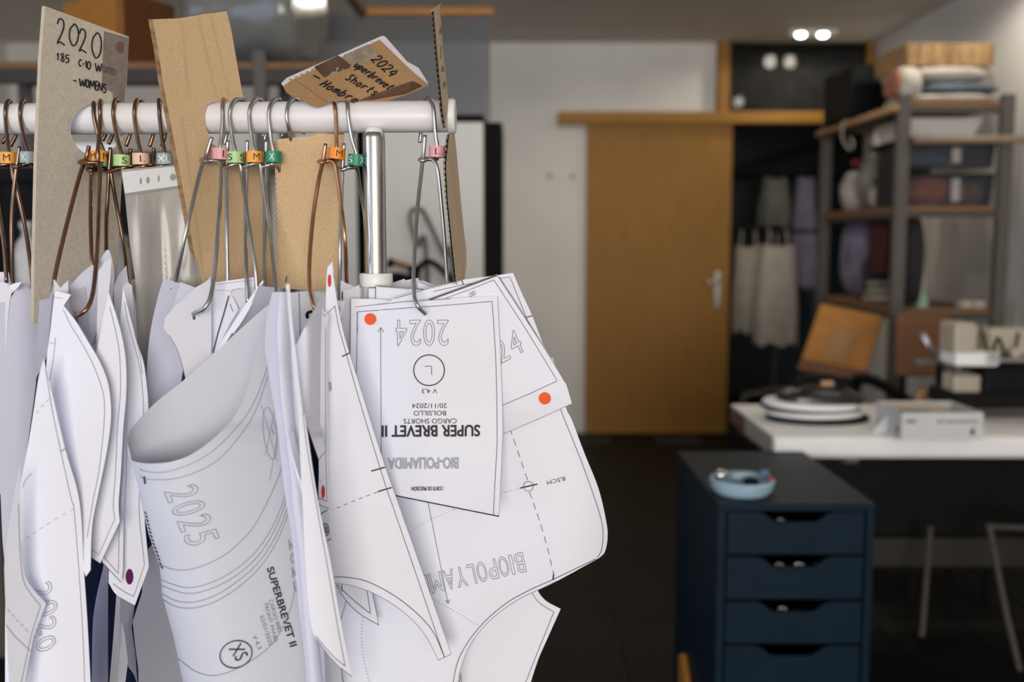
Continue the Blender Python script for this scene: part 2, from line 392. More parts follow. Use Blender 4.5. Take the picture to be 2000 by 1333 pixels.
# white box
bx0, bx1 = on_table(1760, 865), on_table(1912, 862)
wb = thing('carton_box', 'small white carton box with printed front on the table', 'box', (bx0.x, bx0.y, TZ), math.atan2(bx1.y - bx0.y, bx1.x - bx0.x) * 0)
X0, X1, Y0 = bx0.x, bx1.x, bx0.y + .002; HB = .079
bm = bmesh.new()
add_box(bm, X0, Y0, TZ, X1, Y0 + .003, TZ + HB); add_box(bm, X0, Y0 + .20, TZ, X1, Y0 + .203, TZ + HB)
add_box(bm, X0, Y0 + .003, TZ, X0 + .003, Y0 + .20, TZ + HB); add_box(bm, X1 - .003, Y0 + .003, TZ, X1, Y0 + .20, TZ + HB); add_box(bm, X0 + .003, Y0 + .003, TZ, X1 - .003, Y0 + .20, TZ + .003)
bw = pmat('white_carton', (.60, .60, .58), .7, var=.03)
put(obj('carton', bm, bw), wb)
put(obj('flap', prism([(Y0 + .06, TZ + HB), (Y0 + .2, TZ + HB - .01), (Y0 + .2, TZ + HB - .007), (Y0 + .06, TZ + HB + .003)], 'X', X0 + .004, X1 - .06), pmat('pale_kraft', (.5, .42, .33), .7)), wb)
ink_soft = pmat('grey_print', (.05, .055, .05), .8)
lb = bmesh.new()
def pr(x0, z0, x1, z1): add_box(lb, X0 + x0, Y0 - .0006, TZ + z0, X0 + x1, Y0, TZ + z1)
w_ = X1 - X0
for k in range(3): pr(.014 + .009 * k, .050, .020 + .009 * k, .058)
pr(.012, .0525, .040, .0555)
for k in range(11): pr(w_ * .44 + k * .0105, .050 + .001 * (k % 3), w_ * .44 + .0075 + k * .0105, .0565)
pr(w_ * .85, .015, w_ * .90, .032); pr(w_ * .865, .032, w_ * .885, .036)
put(obj('printed_marks', lb, ink_soft), wb)
lb = bmesh.new(); add_box(lb, X0 - .0006, Y0 + .02, TZ + .014, X0, Y0 + .035, TZ + .036)
put(obj('printed_marks', lb, ink_soft), wb)
cn = on_table(1722, 850)
tag(obj('paper_card', prism([(cn.x - .03, TZ), (cn.x + .02, TZ), (cn.x + .015, TZ + .055)], 'Y', cn.y, cn.y + .004), bw), 'small white folded card beside the white carton box', 'card')

# ---- sewing machine on the table
sm = thing('sewing_machine', 'beige sewing machine at the right edge of the table', 'sewing machine', (1.52, 3.22, TZ))
def B(name, pxa, pya, pxb, pyb, da, db, m, bev=.006, lab=None):
    a = P(pxa, pya, da); b = P(pxb, pyb, da)
    o = put(obj(name, box(min(a.x, b.x), da, min(a.z, b.z), max(a.x, b.x), db, max(a.z, b.z), bev), m), sm)
    if lab: o['label'] = lab
    return o
B('base', 1862, 800, 2100, 770, 3.10, 3.3, M['black'])
B('needle_head', 1862, 715, 1912, 632, 3.10, 3.22, M['beige'], .012)
B('free_arm', 1866, 717, 1955, 690, 3.08, 3.2, M['white'], .012)
B('body', 1930, 700, 2090, 645, 3.16, 3.3, M['beige'], .02)
B('column', 1862, 790, 1920, 733, 3.14, 3.24, M['beige'], .012)
B('lower_body', 1920, 780, 2090, 716, 3.12, 3.3, M['black'], .02)
put(wire_rod('presser_bar', [P(1955, 704, 3.07), P(2090, 706, 3.07)], .008, M['steel']), sm)
put(obj('hand_knob', lathe([(0, 0), (.014, 0), (.016, .01), (.012, .025), (0, .025)], 16, tuple(P(1943, 702, 3.05)), 'Y'), pmat('chrome', (.85, .85, .88), .15, 1.0)), sm)
put(wire_rod('thread_guide', catmull([P(1915, 640, 3.15), P(1935, 700, 3.13), P(1950, 660, 3.15), P(1975, 715, 3.13), P(1990, 650, 3.15)], 6), .004, M['black']), sm)
put(obj('dial', lathe([(0, 0), (.016, 0), (.016, .012), (0, .012)], 16, tuple(P(1985, 690, 3.12)), 'Y'), M['beige']), sm)
put(obj('upright', box(P(1843, 700, 3.3).x, 3.28, TZ, P(1862, 700, 3.3).x, 3.31, P(1850, 640, 3.3).z), pmat('dull_grey_green', (.06, .06, .048), .5)), sm)
ys = pmat('yellow_plastic', (.5, .24, .01), .4)
sc = thing('scissors', 'yellow handled scissors standing behind the white carton box', 'scissors', tuple(P(1815, 795, 3.33)))
for k, (px, r) in enumerate(((1802, .014), (1832, .017))):
    p = P(px, 778, 3.33); put(obj('handle', tube(catmull([p + Vector((r * math.cos(a), 0, r * 1.5 * math.sin(a))) for a in [i * math.pi / 4 for i in range(9)]], 4), .006, 8), ys), sc)
put(obj('blade', tube([P(1818, 790, 3.33), P(1817, 806, 3.33)], .004, 6), M['steel']), sc)
ts = thing('thread_stand', 'dark shelf arm with slanting silver tube by the sewing machine', 'thread stand', tuple(P(1815, 700, 3.4)))
p = P(1785, 706, 3.36); put(obj('arm', box(p.x, 3.34, p.z - .012, P(1850, 700, 3.36).x, 3.40, p.z + .006, .003), pmat('dull_grey_arm', (.10, .095, .08), .5)), ts)
put(obj('silver_tube', tube([P(1800, 652, 3.36), P(1825, 694, 3.36)], .010, 12), pmat('bright_chrome', (.8, .78, .85), .2, .9)), ts)
put(obj('post', tube([P(1835, 706, 3.37), P(1835, 800, 3.37)], .012, 10), M['black']), ts)

# ---- office chair with plywood back
ch = thing('office_chair', 'office chair with tilted orange plywood back behind the table', 'chair', (1.5, 4.55, 0))
q4 = [P(1603, 592, 4.62), P(1727, 617, 4.50), P(1690, 738, 4.42), P(1560, 716, 4.54)]
def slab(pts, th, bev=.004):
    n = (pts[1] - pts[0]).cross(pts[3] - pts[0]).normalized() * th
    bm = bmesh.new(); a = [bm.verts.new(p) for p in pts]; b = [bm.verts.new(p + n) for p in pts]; k = len(pts)
    bm.faces.new(a); bm.faces.new(b[::-1])
    for i in range(k): bm.faces.new((a[i], b[i], b[(i + 1) % k], a[(i + 1) % k]))
    bmesh.ops.recalc_face_normals(bm, faces=bm.faces)
    if bev: bmesh.ops.bevel(bm, geom=list(bm.edges), offset=bev, segments=2, affect='EDGES', profile=.5)
    return bm
put(obj('backrest', slab(q4, .018, .008), M['plyorange']), ch)
lerp2 = lambda u, v: q4[0].lerp(q4[1], u).lerp(q4[3].lerp(q4[2], u), v)
nn = (q4[1] - q4[0]).cross(q4[3] - q4[0]).normalized()
if nn.y > 0: nn = -nn
put(obj('label_sticker', slab([lerp2(u, v) + nn * .008 for u, v in ((.33, .32), (.66, .32), (.66, .82), (.33, .82))], .001, 0), pmat('worn_label', (.36, .19, .07), .6)), ch)
put(obj('lower_rail', slab([lerp2(u, v) + nn * .012 for u, v in ((.0, .88), (1, .9), (1, 1.06), (0, 1.06))], .012, .003), M['plydark']), ch)
put(obj('stem', tube(catmull([P(1607, 735, 4.56), P(1612, 770, 4.5), P(1640, 800, 4.4), (1.44, 4.34, .47)], 6), .022, 10), M['black']), ch)
put(obj('seat', blob((1.42, 4.20, .47), .19, .17, .035, 3, .02, 3), M['black']), ch)
put(obj('armrest', tube(catmull([P(1672, 742, 4.3), P(1700, 742, 4.25), P(1745, 765, 4.2), P(1780, 790, 4.15)], 6), .025, 10), M['black']), ch)
put(obj('armrest', tube(catmull([P(1672, 742, 4.3), P(1670, 790, 4.3), P(1672, 830, 4.3)], 6), .022, 10), M['black']), ch)
put(obj('column', tube([(1.42, 4.2, .05), (1.42, 4.2, .45)], .025, 10), M['black']), ch)
for k in range(5):
    a = k * 2 * math.pi / 5; put(obj('foot', tube([(1.42, 4.2, .07), (1.42 + .2 * math.cos(a), 4.2 + .2 * math.sin(a), .028)], .024, 8), M['black']), ch)
q5 = [P(1752, 612, 3.95), P(1858, 616, 3.95), P(1850, 735, 3.85), P(1750, 735, 3.85)]
c2 = thing('plywood_chair', 'chair with a dark brown plywood back behind the sewing machine', 'chair', (1.58, 3.8, 0))
put(obj('backrest', slab(q5, .016, .006), M['plydark']), c2)
put(obj('seat', box(1.42, 3.48, .44, 1.78, 3.86, .47, .01), M['black']), c2)
for x, y in ((1.46, 3.54), (1.74, 3.54), (1.46, 3.84), (1.74, 3.84)):
    put(obj('leg', tube([(x, y, 0), (x, y, .45)], .012, 8), M['black']), c2)
for x in (1.54, 1.70): put(obj('back_post', tube([(x, 3.84, .46), (x, 3.90, .82)], .012, 8), M['black']), c2)

# ---- metal shelving
SX0, SX1, SY0, SY1 = 1.70, 2.15, 4.40, 5.46
sh = thing('shelving_unit', 'grey metal shelving with brown boards in the right corner', 'shelving', (1.9, 4.9, 0))
for x, y in ((SX0, SY0), (SX1, SY0), (SX0, SY1), (SX1, SY1)):
    b = bmesh.new(); add_box(b, x - .027, y - .02, 0, x + .027, y + .02, 1.93, .002)
    put(obj('post', b, M['greymetal']), sh)
for z in (0.35, 1.00, 1.45, 1.90):
    put(obj('shelf_board', box(SX0 + .005, SY0 + .01, z - .022, SX1 - .005, SY1 - .01, z, .002), M['particle']), sh)
    bb = bmesh.new(); add_box(bb, SX0 - .012, SY0 - .012, z - .05, SX1 + .012, SY0 + .01, z - .022); add_box(bb, SX0 - .012, SY0, z - .05, SX0 + .008, SY1, z - .022)
    put(obj('shelf_rail', bb, pmat('rail_dark', (.05, .04, .033), .6)), sh)
put(obj('shelf_board', box(SX0 + .03, SY0 + .025, 1.735, SX1 - .03, SY0 + .5, 1.75), M['black']), sh)
def xz(px, py, d): p = P(px, py, d); return p.x, p.z
def tray(name, x0, y0, z0, x1, y1, h, m, flare=.02, th=.004):
    bm = bmesh.new()
    o0 = [(x0 + flare, y0 + flare), (x1 - flare, y0 + flare), (x1 - flare, y1 - flare), (x0 + flare, y1 - flare)]; o1 = [(x0, y0), (x1, y0), (x1, y1), (x0, y1)]
    def ring(o, z, ins=0):
        cx_, cy_ = (x0 + x1) / 2, (y0 + y1) / 2
        return [bm.verts.new((a + (ins if a < cx_ else -ins), b_ + (ins if b_ < cy_ else -ins), z)) for a, b_ in o]
    r = [ring(o0, z0), ring(o1, z0 + h), ring(o1, z0 + h, th), ring(o0, z0 + th, th)]
    for i in range(3):
        for k in range(4): bm.faces.new((r[i][k], r[i][(k + 1) % 4], r[i + 1][(k + 1) % 4], r[i + 1][k]))
    bm.faces.new(r[0][::-1]); bm.faces.new(r[3]); bmesh.ops.recalc_face_normals(bm, faces=bm.faces)
    return obj(name, bm, m)
# top shelf
zt = 1.90
def cloth_roll(name, x0, x1, y0, y1, z0, z1, m, seed):
    return obj(name, blob(((x0 + x1) / 2, (y0 + y1) / 2, (z0 + z1) / 2), (x1 - x0) / 2, (y1 - y0) / 2, (z1 - z0) / 2, seed, .06, 3, 4.0, .15, rest=z0 + .001), m)
fab = lambda n, c: pmat(n, c, .9, var=.12, scale=14, bump=.3)
x0, _ = xz(1745, 200, 4.5); x1, _ = xz(1955, 200, 4.5)
tag(cloth_roll('folded_cloth', x0 + .02, x1, 4.42, 4.8, zt, zt + .04, fab('cloth_cream', (.45, .40, .35)), 1), 'cream folded cloth at the bottom of the heap on top shelf', 'cloth', 'cloth heap on the top shelf')
tag(cloth_roll('folded_cloth', x0 + .08, x1 + .01, 4.44, 4.8, zt + .044, zt + .092, fab('cloth_slate', (.10, .125, .16)), 2), 'slate blue folded cloth in the heap on top shelf', 'cloth', 'cloth heap on the top shelf')
tag(cloth_roll('folded_cloth', x0 + .02, x1 - .02, 4.45, 4.8, zt + .098, zt + .165, fab('cloth_grey', (.40, .37, .33)), 3), 'light grey crumpled cloth topping the heap under the basket', 'cloth', 'cloth heap on the top shelf')
tag(cloth_roll('folded_cloth', x0 - .005, x0 + .10, 4.40, 4.62, zt, zt + .15, fab('cloth_offwhite', (.46, .43, .38)), 4), 'off white rolled cloth standing left in the top shelf heap', 'cloth', 'cloth heap on the top shelf')
tag(cloth_roll('folded_cloth', x0 - .02, x0 + .02, 4.42, 4.6, zt + .03, zt + .14, fab('cloth_rust', (.30, .12, .07)), 5), 'narrow rust striped cloth at the left end of the heap', 'cloth', 'cloth heap on the top shelf')
tag(cloth_roll('folded_cloth', x1 - .08, x1 + .12, 4.75, 5.1, zt, zt + .23, fab('cloth_taupe', (.20, .17, .145)), 6), 'taupe cloth heap behind the basket near the right wall', 'cloth', 'cloth heap on the top shelf')
bk = thing('wicker_basket', 'tan shallow basket on top of the cloth heap', 'basket', (1.9, 4.6, zt + .16))
xb0, zb0 = xz(1762, 127, 4.5); xb1, zb1 = xz(1938, 88, 4.5)
o = tray('basket_body', xb0, 4.47, zb0 - .008, xb1, 4.85, zb1 - zb0 + .01, pmat('woven_tan', (.30, .18, .075), .8, var=.5, scale=22, stretch=(9, 9, 1)), .008); put(o, bk)
for k in range(7):
    xx = xb0 + .01 + k * (xb1 - xb0 - .02) / 6
    put(obj('basket_rib', box(xx - .004, 4.465, zb0 - .005, xx + .004, 4.476, zb1, .001), pmat('rib_tan', (.42, .29, .15) if k % 3 else (.17, .10, .05), .8)), bk)
tag(obj('black_case', box(P(1655, 200, 5.0).x, 4.98, 1.901, P(1742, 200, 5.0).x + .1, 5.40, 2.165, .02), M['black']), 'tall black case standing at the far end of the top shelf', 'case')
tag(obj('cardboard_tube', tube([(1.6565, 5.47, 1.868), (1.6565, 4.37, 1.872)], .016, 12), pmat('tube_kraft', (.34, .20, .09), .7)), 'kraft cardboard tube along the edge of the top shelf', 'tube')
tag(obj('strap_loop', tube(catmull([(1.652, 5.0, 1.892), (1.634, 5.0, 1.87), (1.637, 5.0, 1.80), (1.646, 4.93, 1.745), (1.655, 4.90, 1.76), (1.653, 4.93, 1.80)], 6), .006, 6), pmat('strap_webbing', (.36, .31, .25), .8)), 'pale strap hanging from the cardboard tube', 'strap')
tag(obj('wooden_rod', tube([P(1785, 274, 4.3), P(2080, 272, 4.3)], .017, 10), pmat('dull_wood_rod', (.24, .17, .12), .6)), 'brown rod lying level across the front of the clear boxes', 'rod')
# bay contents
a = P(1759, 258, 4.4); b = P(1927, 225, 4.4)
tag(tray('plastic_tray', max(a.x, SX0 + .034), 4.43, 1.751, b.x, 4.85, b.z - a.z + .01, pmat('white_tray', (.55, .52, .49), .4), .03), 'white empty tray on the narrow shelf below the cloth heap', 'tray')
clear = glassy('clear_box_plastic', (.80, .83, .88), 1.30, .15, .10, (.20, .22, .26))
def clear_box(lab, pa, pb, col1, zz, dirx=0):
    a = P(*pa, 4.44); b = P(*pb, 4.44); h = b.z - a.z if b.z > a.z else a.z - b.z
    t = thing('storage_box', lab, 'storage box', ((a.x + b.x) / 2, 4.6, zz), group='clear storage boxes')
    put(tray('box_body', a.x, 4.44, zz, b.x, 4.86, h, clear, .008), t)
    put(obj('handle', box((a.x + b.x) / 2 - .0, 4.432, zz + .02, (a.x + b.x) / 2 + .04, 4.442, zz + h - .01, .004), pmat('frost', (.30, .28, .28), .5)), t)
    put(obj('lid', box(a.x - .005, 4.435, zz + h, b.x + .005, 4.865, zz + h + .012, .003), M['black']), t)
    return a.x, b.x, h
ax, bx_, hh = clear_box('lower clear storage box packed with orange garments', (1772, 396), (1942, 338), None, 1.452)
for k, (u, w_, c_, nm) in enumerate(((.12, .45, (.55, .10, .015), 'bright orange'), (.50, .3, (.42, .13, .06), 'salmon'), (.72, .25, (.22, .09, .05), 'brown'))):
    xx = ax + u * (bx_ - ax)
    tag(cloth_roll('folded_garment', xx, xx + w_ * (bx_ - ax), 4.46, 4.7, 1.458, 1.458 + hh * (.95, .7, .75)[k], fab('garment_' + nm.replace(' ', '_'), c_), 20 + k), nm + ' garment folded inside the lower clear box', 'garment', 'garments in the lower clear box')
ax, bx_, hh = clear_box('upper clear storage box holding grey blue garments', (1772, 326), (1945, 283), None, 1.62)
tag(cloth_roll('folded_garment', ax + .02, ax + .24, 4.47, 4.7, 1.626, 1.626 + hh * .7, fab('garment_slate', (.09, .10, .13)), 30), 'slate garment folded inside the upper clear box', 'garment')
# long-side bays
SB = [
 ('wrapped_bundle', 'grey wrapped bundle on the middle shelf behind the strap', 'bundle', (1656, 1680), (284, 402), 4.75, .20, (.20, .19, .165), 40),
 ('white_bag', 'white paper bag at the left post on the middle shelf', 'bag', (1624, 1650), (338, 410), 5.05, .14, (.40, .36, .33), 41),
 ('glossy_bag', 'glossy crumpled bag at the front of the middle shelf', 'bag', (1682, 1700), (366, 404), 4.62, .12, (.34, .31, .27), 42),
 ('red_pouch', 'small dark red pouch above the white paper bag', 'pouch', (1652, 1656), (290, 325), 5.0, .08, (.20, .03, .02), 43),
 ('black_box_file', 'black upright box beside the near post, middle shelf', 'box', (1702, 1742), (280, 405), 4.55, .010, (.01, .01, .012), 44),
 ('lavender_garment', 'lavender garment hanging at the left in the lower bay', 'garment', (1622, 1672), (420, 570), 4.95, .14, (.17, .155, .23), 45),
 ('maroon_box', 'dark maroon box in the lower bay of the shelving', 'box', (1690, 1724), (418, 540), 4.75, .05, (.05, .004, .005), 46),
 ('black_bag', 'narrow black bag left of the dark maroon box', 'bag', (1676, 1690), (500, 590), 4.9, .12, (.01, .012, .012), 47),
  ('black_bottle', 'black rounded bag beside the mint thread cone', 'bag', (1752, 1797), (430, 592), 4.53, .16, (.01, .01, .011), 50),
]
for nm, lb, cat, pxs, pys, d0, dep, c_, sd in SB:
    if pxs[0] < 1745:                       # seen through the long side: they stand just inside it
        x0 = 1.738; x1 = x0 + min(.36, dep * 1.8); y0 = max(4.432, F * x0 / (pxs[1] - 1000)); y1 = min(5.41, F * x0 / (pxs[0] - 1000)); dm_ = (y0 + y1) / 2
    else:
        x0, x1, y0, y1, dm_ = P(pxs[0], 500, d0).x, P(pxs[1], 500, d0).x, d0 - .1, d0 + .1, d0
    za, zt_ = P(1700, pys[1], dm_).z, P(1700, pys[0], dm_).z
    zt_ = min(zt_, 1.40) if za < 1.38 else min(zt_, 1.71)
    zb = min((z for z in (1.0, 1.45) if abs(z - za) < .12), key=lambda z: abs(z - za), default=za)
    tag(obj(nm, blob(((x0 + x1) / 2, (y0 + y1) / 2, (zb + zt_) / 2), (x1 - x0) / 2.1, (y1 - y0) / 2.1, (zt_ - zb) / 2, sd, .04, 4 if cat == 'box' else 3, 3.0, .2, .25 if cat == 'box' else .6, zb + .001), pmat(nm + '_mat', c_, .8 if 'glossy' not in nm else .25, var=.35, scale=12)), lb, cat)
for k in range(3):
    z0 = 1.0 + .036 * k
    tag(cloth_roll('folded_cloth', 1.738 + .006 * k, 2.02, max(4.7, F * 1.74 / (712 - 10 * k)), 5.0 - .03 * k, z0, z0 + .030, fab('cloth_linen_%d' % k, (.42 - .04 * k, .38 - .04 * k, .30 - .03 * k)), 60 + k), ('lowest cream cloth of the stack on the lower shelf', 'middle cream cloth of the stack on the lower shelf', 'topmost cream cloth of the stack on the lower shelf')[k], 'cloth', 'cream cloths on the lower shelf')
tc_ = thing('thread_cone', 'white thread cone on a mint base on the lower shelf', 'thread cone', tuple(P(1800, 575, 4.5)))
p = P(1800, 576, 4.5); z0 = 1.0
put(obj('base', lathe([(0, 0), (.031, 0), (.030, .03), (.012, .07), (0, .07)], 20, (p.x, 4.5, z0)), pmat('mint_plastic', (.30, .46, .37), .4)), tc_)
put(obj('cone', lathe([(0, .07), (.014, .07), (.011, .24), (0, .24)], 16, (p.x, 4.5, z0)), pmat('offwhite_thread', (.42, .38, .32), .8)), tc_)
for px, py in ((1897, 575), (1990, 556)):
    p = P(px, py, 4.45); tag(obj('tape_roll', lathe([(.018, 0), (.045 if px < 1950 else .05, 0), (.045 if px < 1950 else .05, .03), (.018, .03), (.018, 0)], 24, (p.x if px < 1950 else 2.11, 4.5, 1.0)), M['beige']),
        'beige tape roll on the lower shelf right of the cone' if px < 1950 else 'larger beige roll beside the right rear post', 'roll')

# ---- closet garments
def garment(name, cx, cy, ztop, zbot, wtop, wbot, depth, m, seed, straps=True):
    bm = bmesh.new(); rnd = random.Random(seed); ph = rnd.uniform(0, 6)
    rows = []
    NR, NS = 14, 48
    for i in range(NR + 1):
        u = i / NR; z = ztop + (zbot - ztop) * u
        w = (wtop + (wbot - wtop) * min(1, u * 1.6)) / 2; dd = depth / 2 * (0.5 + .5 * min(1, u * 2))
        row = []
        for k in range(NS):
            a = 2 * math.pi * k / NS
            fold = 1 + .13 * u * math.sin(7 * a + ph) + .06 * math.sin(11 * a + 2 * ph + 3 * u)
            row.append(bm.verts.new((cx + w * math.cos(a) * (1 + .05 * u * math.sin(5 * a + ph)), cy + dd * math.sin(a) * fold, z + (.015 * math.sin(6 * a + ph) if i == NR else 0) + (.02 * abs(math.cos(a)) * 0 if i else -.025 * (1 - abs(math.cos(a)))))))
        rows.append(row)
    for i in range(NR):
        for k in range(NS):
            f = bm.faces.new((rows[i][k], rows[i][(k + 1) % NS], rows[i + 1][(k + 1) % NS], rows[i + 1][k])); f.smooth = True
    bm.faces.new(rows[-1]); bm.faces.new(rows[0][::-1]); bmesh.ops.recalc_face_normals(bm, faces=bm.faces)
    return obj(name, bm, m)
def pgar(lab, pxl, pxr, pyt, pyb, d0, dep, c_, seed, group=None, narrow=.75, name='hanging_garment', hook=True):
    a = P(pxl, pyb, d0); b = P(pxr, pyt, d0); w = b.x - a.x
    t = thing(name, lab, 'garment', ((a.x + b.x) / 2, d0, b.z), group=group)
    put(garment('cloth', (a.x + b.x) / 2, d0, b.z, a.z, w * narrow, w, dep, fab('cl_%d' % seed, c_), seed), t)
    if not hook:
        put(obj('hook', tube(catmull([((a.x + b.x) / 2, d0, b.z - .03), ((a.x + b.x) / 2, d0 - .014, max(b.z, 1.765)), ((a.x + b.x) / 2, d0 - .017, 1.775), ((a.x + b.x) / 2, d0, 1.792), ((a.x + b.x) / 2, d0 + .017, 1.772)], 5), .003, 6), M['steel']), t)
    if hook:
        for s in (-.3, .3): put(obj('strap', tube([((a.x + b.x) / 2 + s * w * narrow, d0, b.z - .02), ((a.x + b.x) / 2 + s * w * narrow * .9, d0, b.z + .10)], .007, 6), fab('st_%d%d' % (seed, s > 0), c_)), t)
    return t
gr = thing('garment_rack', 'grey tube garment rack standing in the closet doorway', 'rack', (1.75, 6.75, 0))
zr = P(1500, 425, 6.9).z
put(obj('rail', tube([P(1432, 452, 6.9), P(1660, 452, 6.9)], .012, 10), M['black']), gr)
put(obj('post', tube([P(1518, 455, 6.9), (P(1518, 455, 6.9).x, 6.9, .25)], .016, 10), pmat('dull_steel', (.16, .15, .12), .5)), gr)
put(obj('foot', tube(catmull([(P(1450, 800, 6.5).x, 6.5, .02), (P(1452, 760, 6.5).x, 6.5, .25), (P(1470, 752, 6.5).x, 6.5, .29), (P(1545, 752, 6.6).x, 6.6, .29), (P(1560, 760, 6.7).x, 6.7, .02)], 6), .017, 10), pmat('dull_steel_foot', (.12, .11, .09), .5)), gr)
pgar('off white ribbed top hanging left on the closet rack', 1427, 1492, 478, 648, 6.85, .16, (.36, .33, .27), 71, narrow=.8)
pgar('plain off white vest hanging in front of the ribbed top', 1472, 1562, 478, 672, 6.72, .16, (.44, .41, .37), 72, narrow=.72)
pgar('lavender blouse hanging near the closet shelving post', 1540, 1600, 345, 560, 7.25, .2, (.30, .275, .36), 73, narrow=.6, hook=False)
pgar('grey blouse hanging deepest in the closet', 1480, 1545, 345, 442, 7.25, .2, (.20, .20, .17), 74, narrow=.7, hook=False)
pgar('dark blue garment hanging behind the lavender blouse', 1562, 1612, 440, 640, 7.55, .2, (.06, .07, .09), 75, narrow=.8, hook=False)
rl = thing('closet_rail', 'black double clothes rail fixed between the closet walls', 'rail', (2, 7.3, 1.75))
put(obj('bar', tube([(1.06, 7.25, 1.77), (3.1, 7.25, 1.77)], .014, 10), M['black']), rl)
put(obj('bar', tube([(1.06, 7.55, 1.77), (3.1, 7.55, 1.77)], .014, 10), M['black']), rl)

# ================================================================== BACKGROUND LEFT
# shelving with wood boards
LS = thing('storage_rack', 'metal storage rack with wooden boards behind the clothes rack', 'shelving', (-1.1, 3.2, 0))
d0 = 3.0
xl, xr = P(-60, 120, d0).x, P(512, 120, d0).x
for x in (xl, xr - .01):
    for y in (d0, d0 + .32):
        put(obj('post', box(x - .018, y, 0, x + .020, y + .035, P(500, 98, d0).z, .002), M['greymetal']), LS)
for py in (120, 312, 640):
    z = P(0, py, d0).z
    put(obj('shelf_board', box(xl, d0 + .004, z - .02, xr + .22 * (py == 120), d0 + .35, z, .002), M['particle']), LS)
    put(obj('shelf_rail', box(xl, d0 + .002, z - .062, xr + .22 * (py == 120), d0 + .03, z - .02, .001), M['black'] if py != 120 else pmat('rail_brown', (.03, .022, .017), .6)), LS)
put(obj('brace', tube([P(520, 128, d0 + .1), P(598, 190, d0 + .3)], .012, 8), M['particle']), LS)
zs = P(0, 120, d0).z
# brown wood box on top
wbx = thing('wooden_box', 'orange brown wooden box on the top of the storage rack', 'box', (P(240, 100, d0).x, 3.2, zs))
a = P(128, 120, 3.22); c = P(238, 122, 3.04); e = P(345, 120, 3.24); hgt = .215
def vert_slab(p, q_, h, th): return slab([Vector((p.x, p.y, zs + .001)), Vector((q_.x, q_.y, zs + .001)), Vector((q_.x, q_.y, zs + h)), Vector((p.x, p.y, zs + h))], th, .002)
put(obj('side_panel', vert_slab(a, c, hgt, -.012), M['plyorange']), wbx); put(obj('side_panel', vert_slab(c, e, hgt, -.012), M['plydark']), wbx)
back = a + e - c
put(obj('side_panel', vert_slab(e, back, hgt, -.012), M['plydark']), wbx); put(obj('side_panel', vert_slab(back, a, hgt, -.012), M['plydark']), wbx)
put(obj('base_panel', slab([Vector((p_.x, p_.y, zs + .002)) for p_ in (a, c, e, back)], .010, 0), M['plydark']), wbx)
# film wrapped roll
film = bpy.data.materials.new('clear_film'); film = glassy('clear_film', (.80, .80, .78), 1.45, .12, .42, (.34, .335, .32))
fr = thing('film_roll', 'thick roll wrapped in clear film on the storage rack', 'roll', (P(480, 60, 3.2).x, 3.25, zs))
bm = bmesh.new(); a = P(395, 0, 3.20); b = P(606, 0, 3.14)
ax_ = []
for i in range(15):
    u = i / 14; rr = .163 + .006 * math.sin(9 * u) - (.02 if i in (0, 14) else 0)
    ax_.append((a.lerp(b, u), rr))
rings = []
for p, rr in ax_:
    dirv = (b - a); dirv.z = 0; dirv.normalize(); sd = Vector((-dirv.y, dirv.x, 0))
    rings.append([bm.verts.new(Vector((p.x, p.y, zs + .175)) + (sd * math.cos(k * math.pi / 16) + Vector((0, 0, 1)) * math.sin(k * math.pi / 16)) * rr * (1 + .025 * math.sin(k * 2.3 + p.x * 40))) for k in range(32)])
for i in range(14):
    for k in range(32): f = bm.faces.new((rings[i][k], rings[i][(k + 1) % 32], rings[i + 1][(k + 1) % 32], rings[i + 1][k])); f.smooth = True
bm.faces.new(rings[0]); bm.faces.new(rings[-1][::-1]); bmesh.ops.recalc_face_normals(bm, faces=bm.faces)
put(obj('film_wrap', bm, film), fr)
put(obj('core', tube([Vector((a.x, a.y, zs + .17)) , Vector((b.x - .02, b.y, zs + .17))], .12, 20), pmat('grey_core', (.22, .215, .2), .8)), fr)
# second shelf contents
z2 = P(0, 312, d0).z
wt = thing('plastic_tub', 'bright white plastic tub with red lid edge on the storage rack', 'tub', (P(188, 300, 3.04).x, 3.1, z2))
a = P(143, 303, 3.03); b = P(232, 279, 3.03)
put(obj('tub', box(a.x, 3.03, a.z - .004, b.x, 3.22, b.z, .008), pmat('bright_white_plastic', (.92, .92, .95), .4)), wt)
put(obj('red_base', box(a.x - .005, 3.028, z2 + .001, b.x, 3.222, a.z - .003, .003), pmat('dull_red', (.22, .04, .035), .6)), wt)
tag(obj('green_case', box(P(240, 300, 3.06).x, 3.06, z2 + .001, P(345, 300, 3.06).x, 3.3, P(240, 296, 3.06).z, .006), pmat('dark_green', (.02, .028, .02), .6)), 'low dark green case on the storage rack beside the tub', 'case')
z3 = P(0, 640, d0).z
tag(obj('black_crate', box(P(-20, 400, 3.05).x, 3.05, z3 + .001, P(262, 400, 3.05).x, 3.30, P(0, 330, 3.05).z, .01), M['black']), 'big black crate on the middle board of the storage rack', 'crate')
tag(obj('dark_crate', box(P(-20, 400, 3.05).x, 3.045, .001, P(455, 400, 3.05).x, 3.30, z3 - .07, .01), pmat('ink_blue', (.010, .013, .024), .7)), 'ink blue crate under the middle board of the storage rack', 'crate')
tag(obj('spray_bottle', lathe([(0, 0), (.035, 0), (.036, .10), (.028, .13), (.012, .15), (.012, .17), (.018, .172), (.018, .19), (0, .19)], 20, (P(53, 480, 2.9).x, 2.9, P(53, 562, 2.9).z)), pmat('white_bottle', (.62, .60, .60), .5), smooth=True), 'white bottle in front of the black crate', 'bottle')
st_ = thing('bottle_ledge', 'narrow ledge board in front of the black crate carrying bottles', 'ledge', (P(100, 560, 2.9).x, 2.9, 1.1))
zl = P(53, 562, 2.9).z
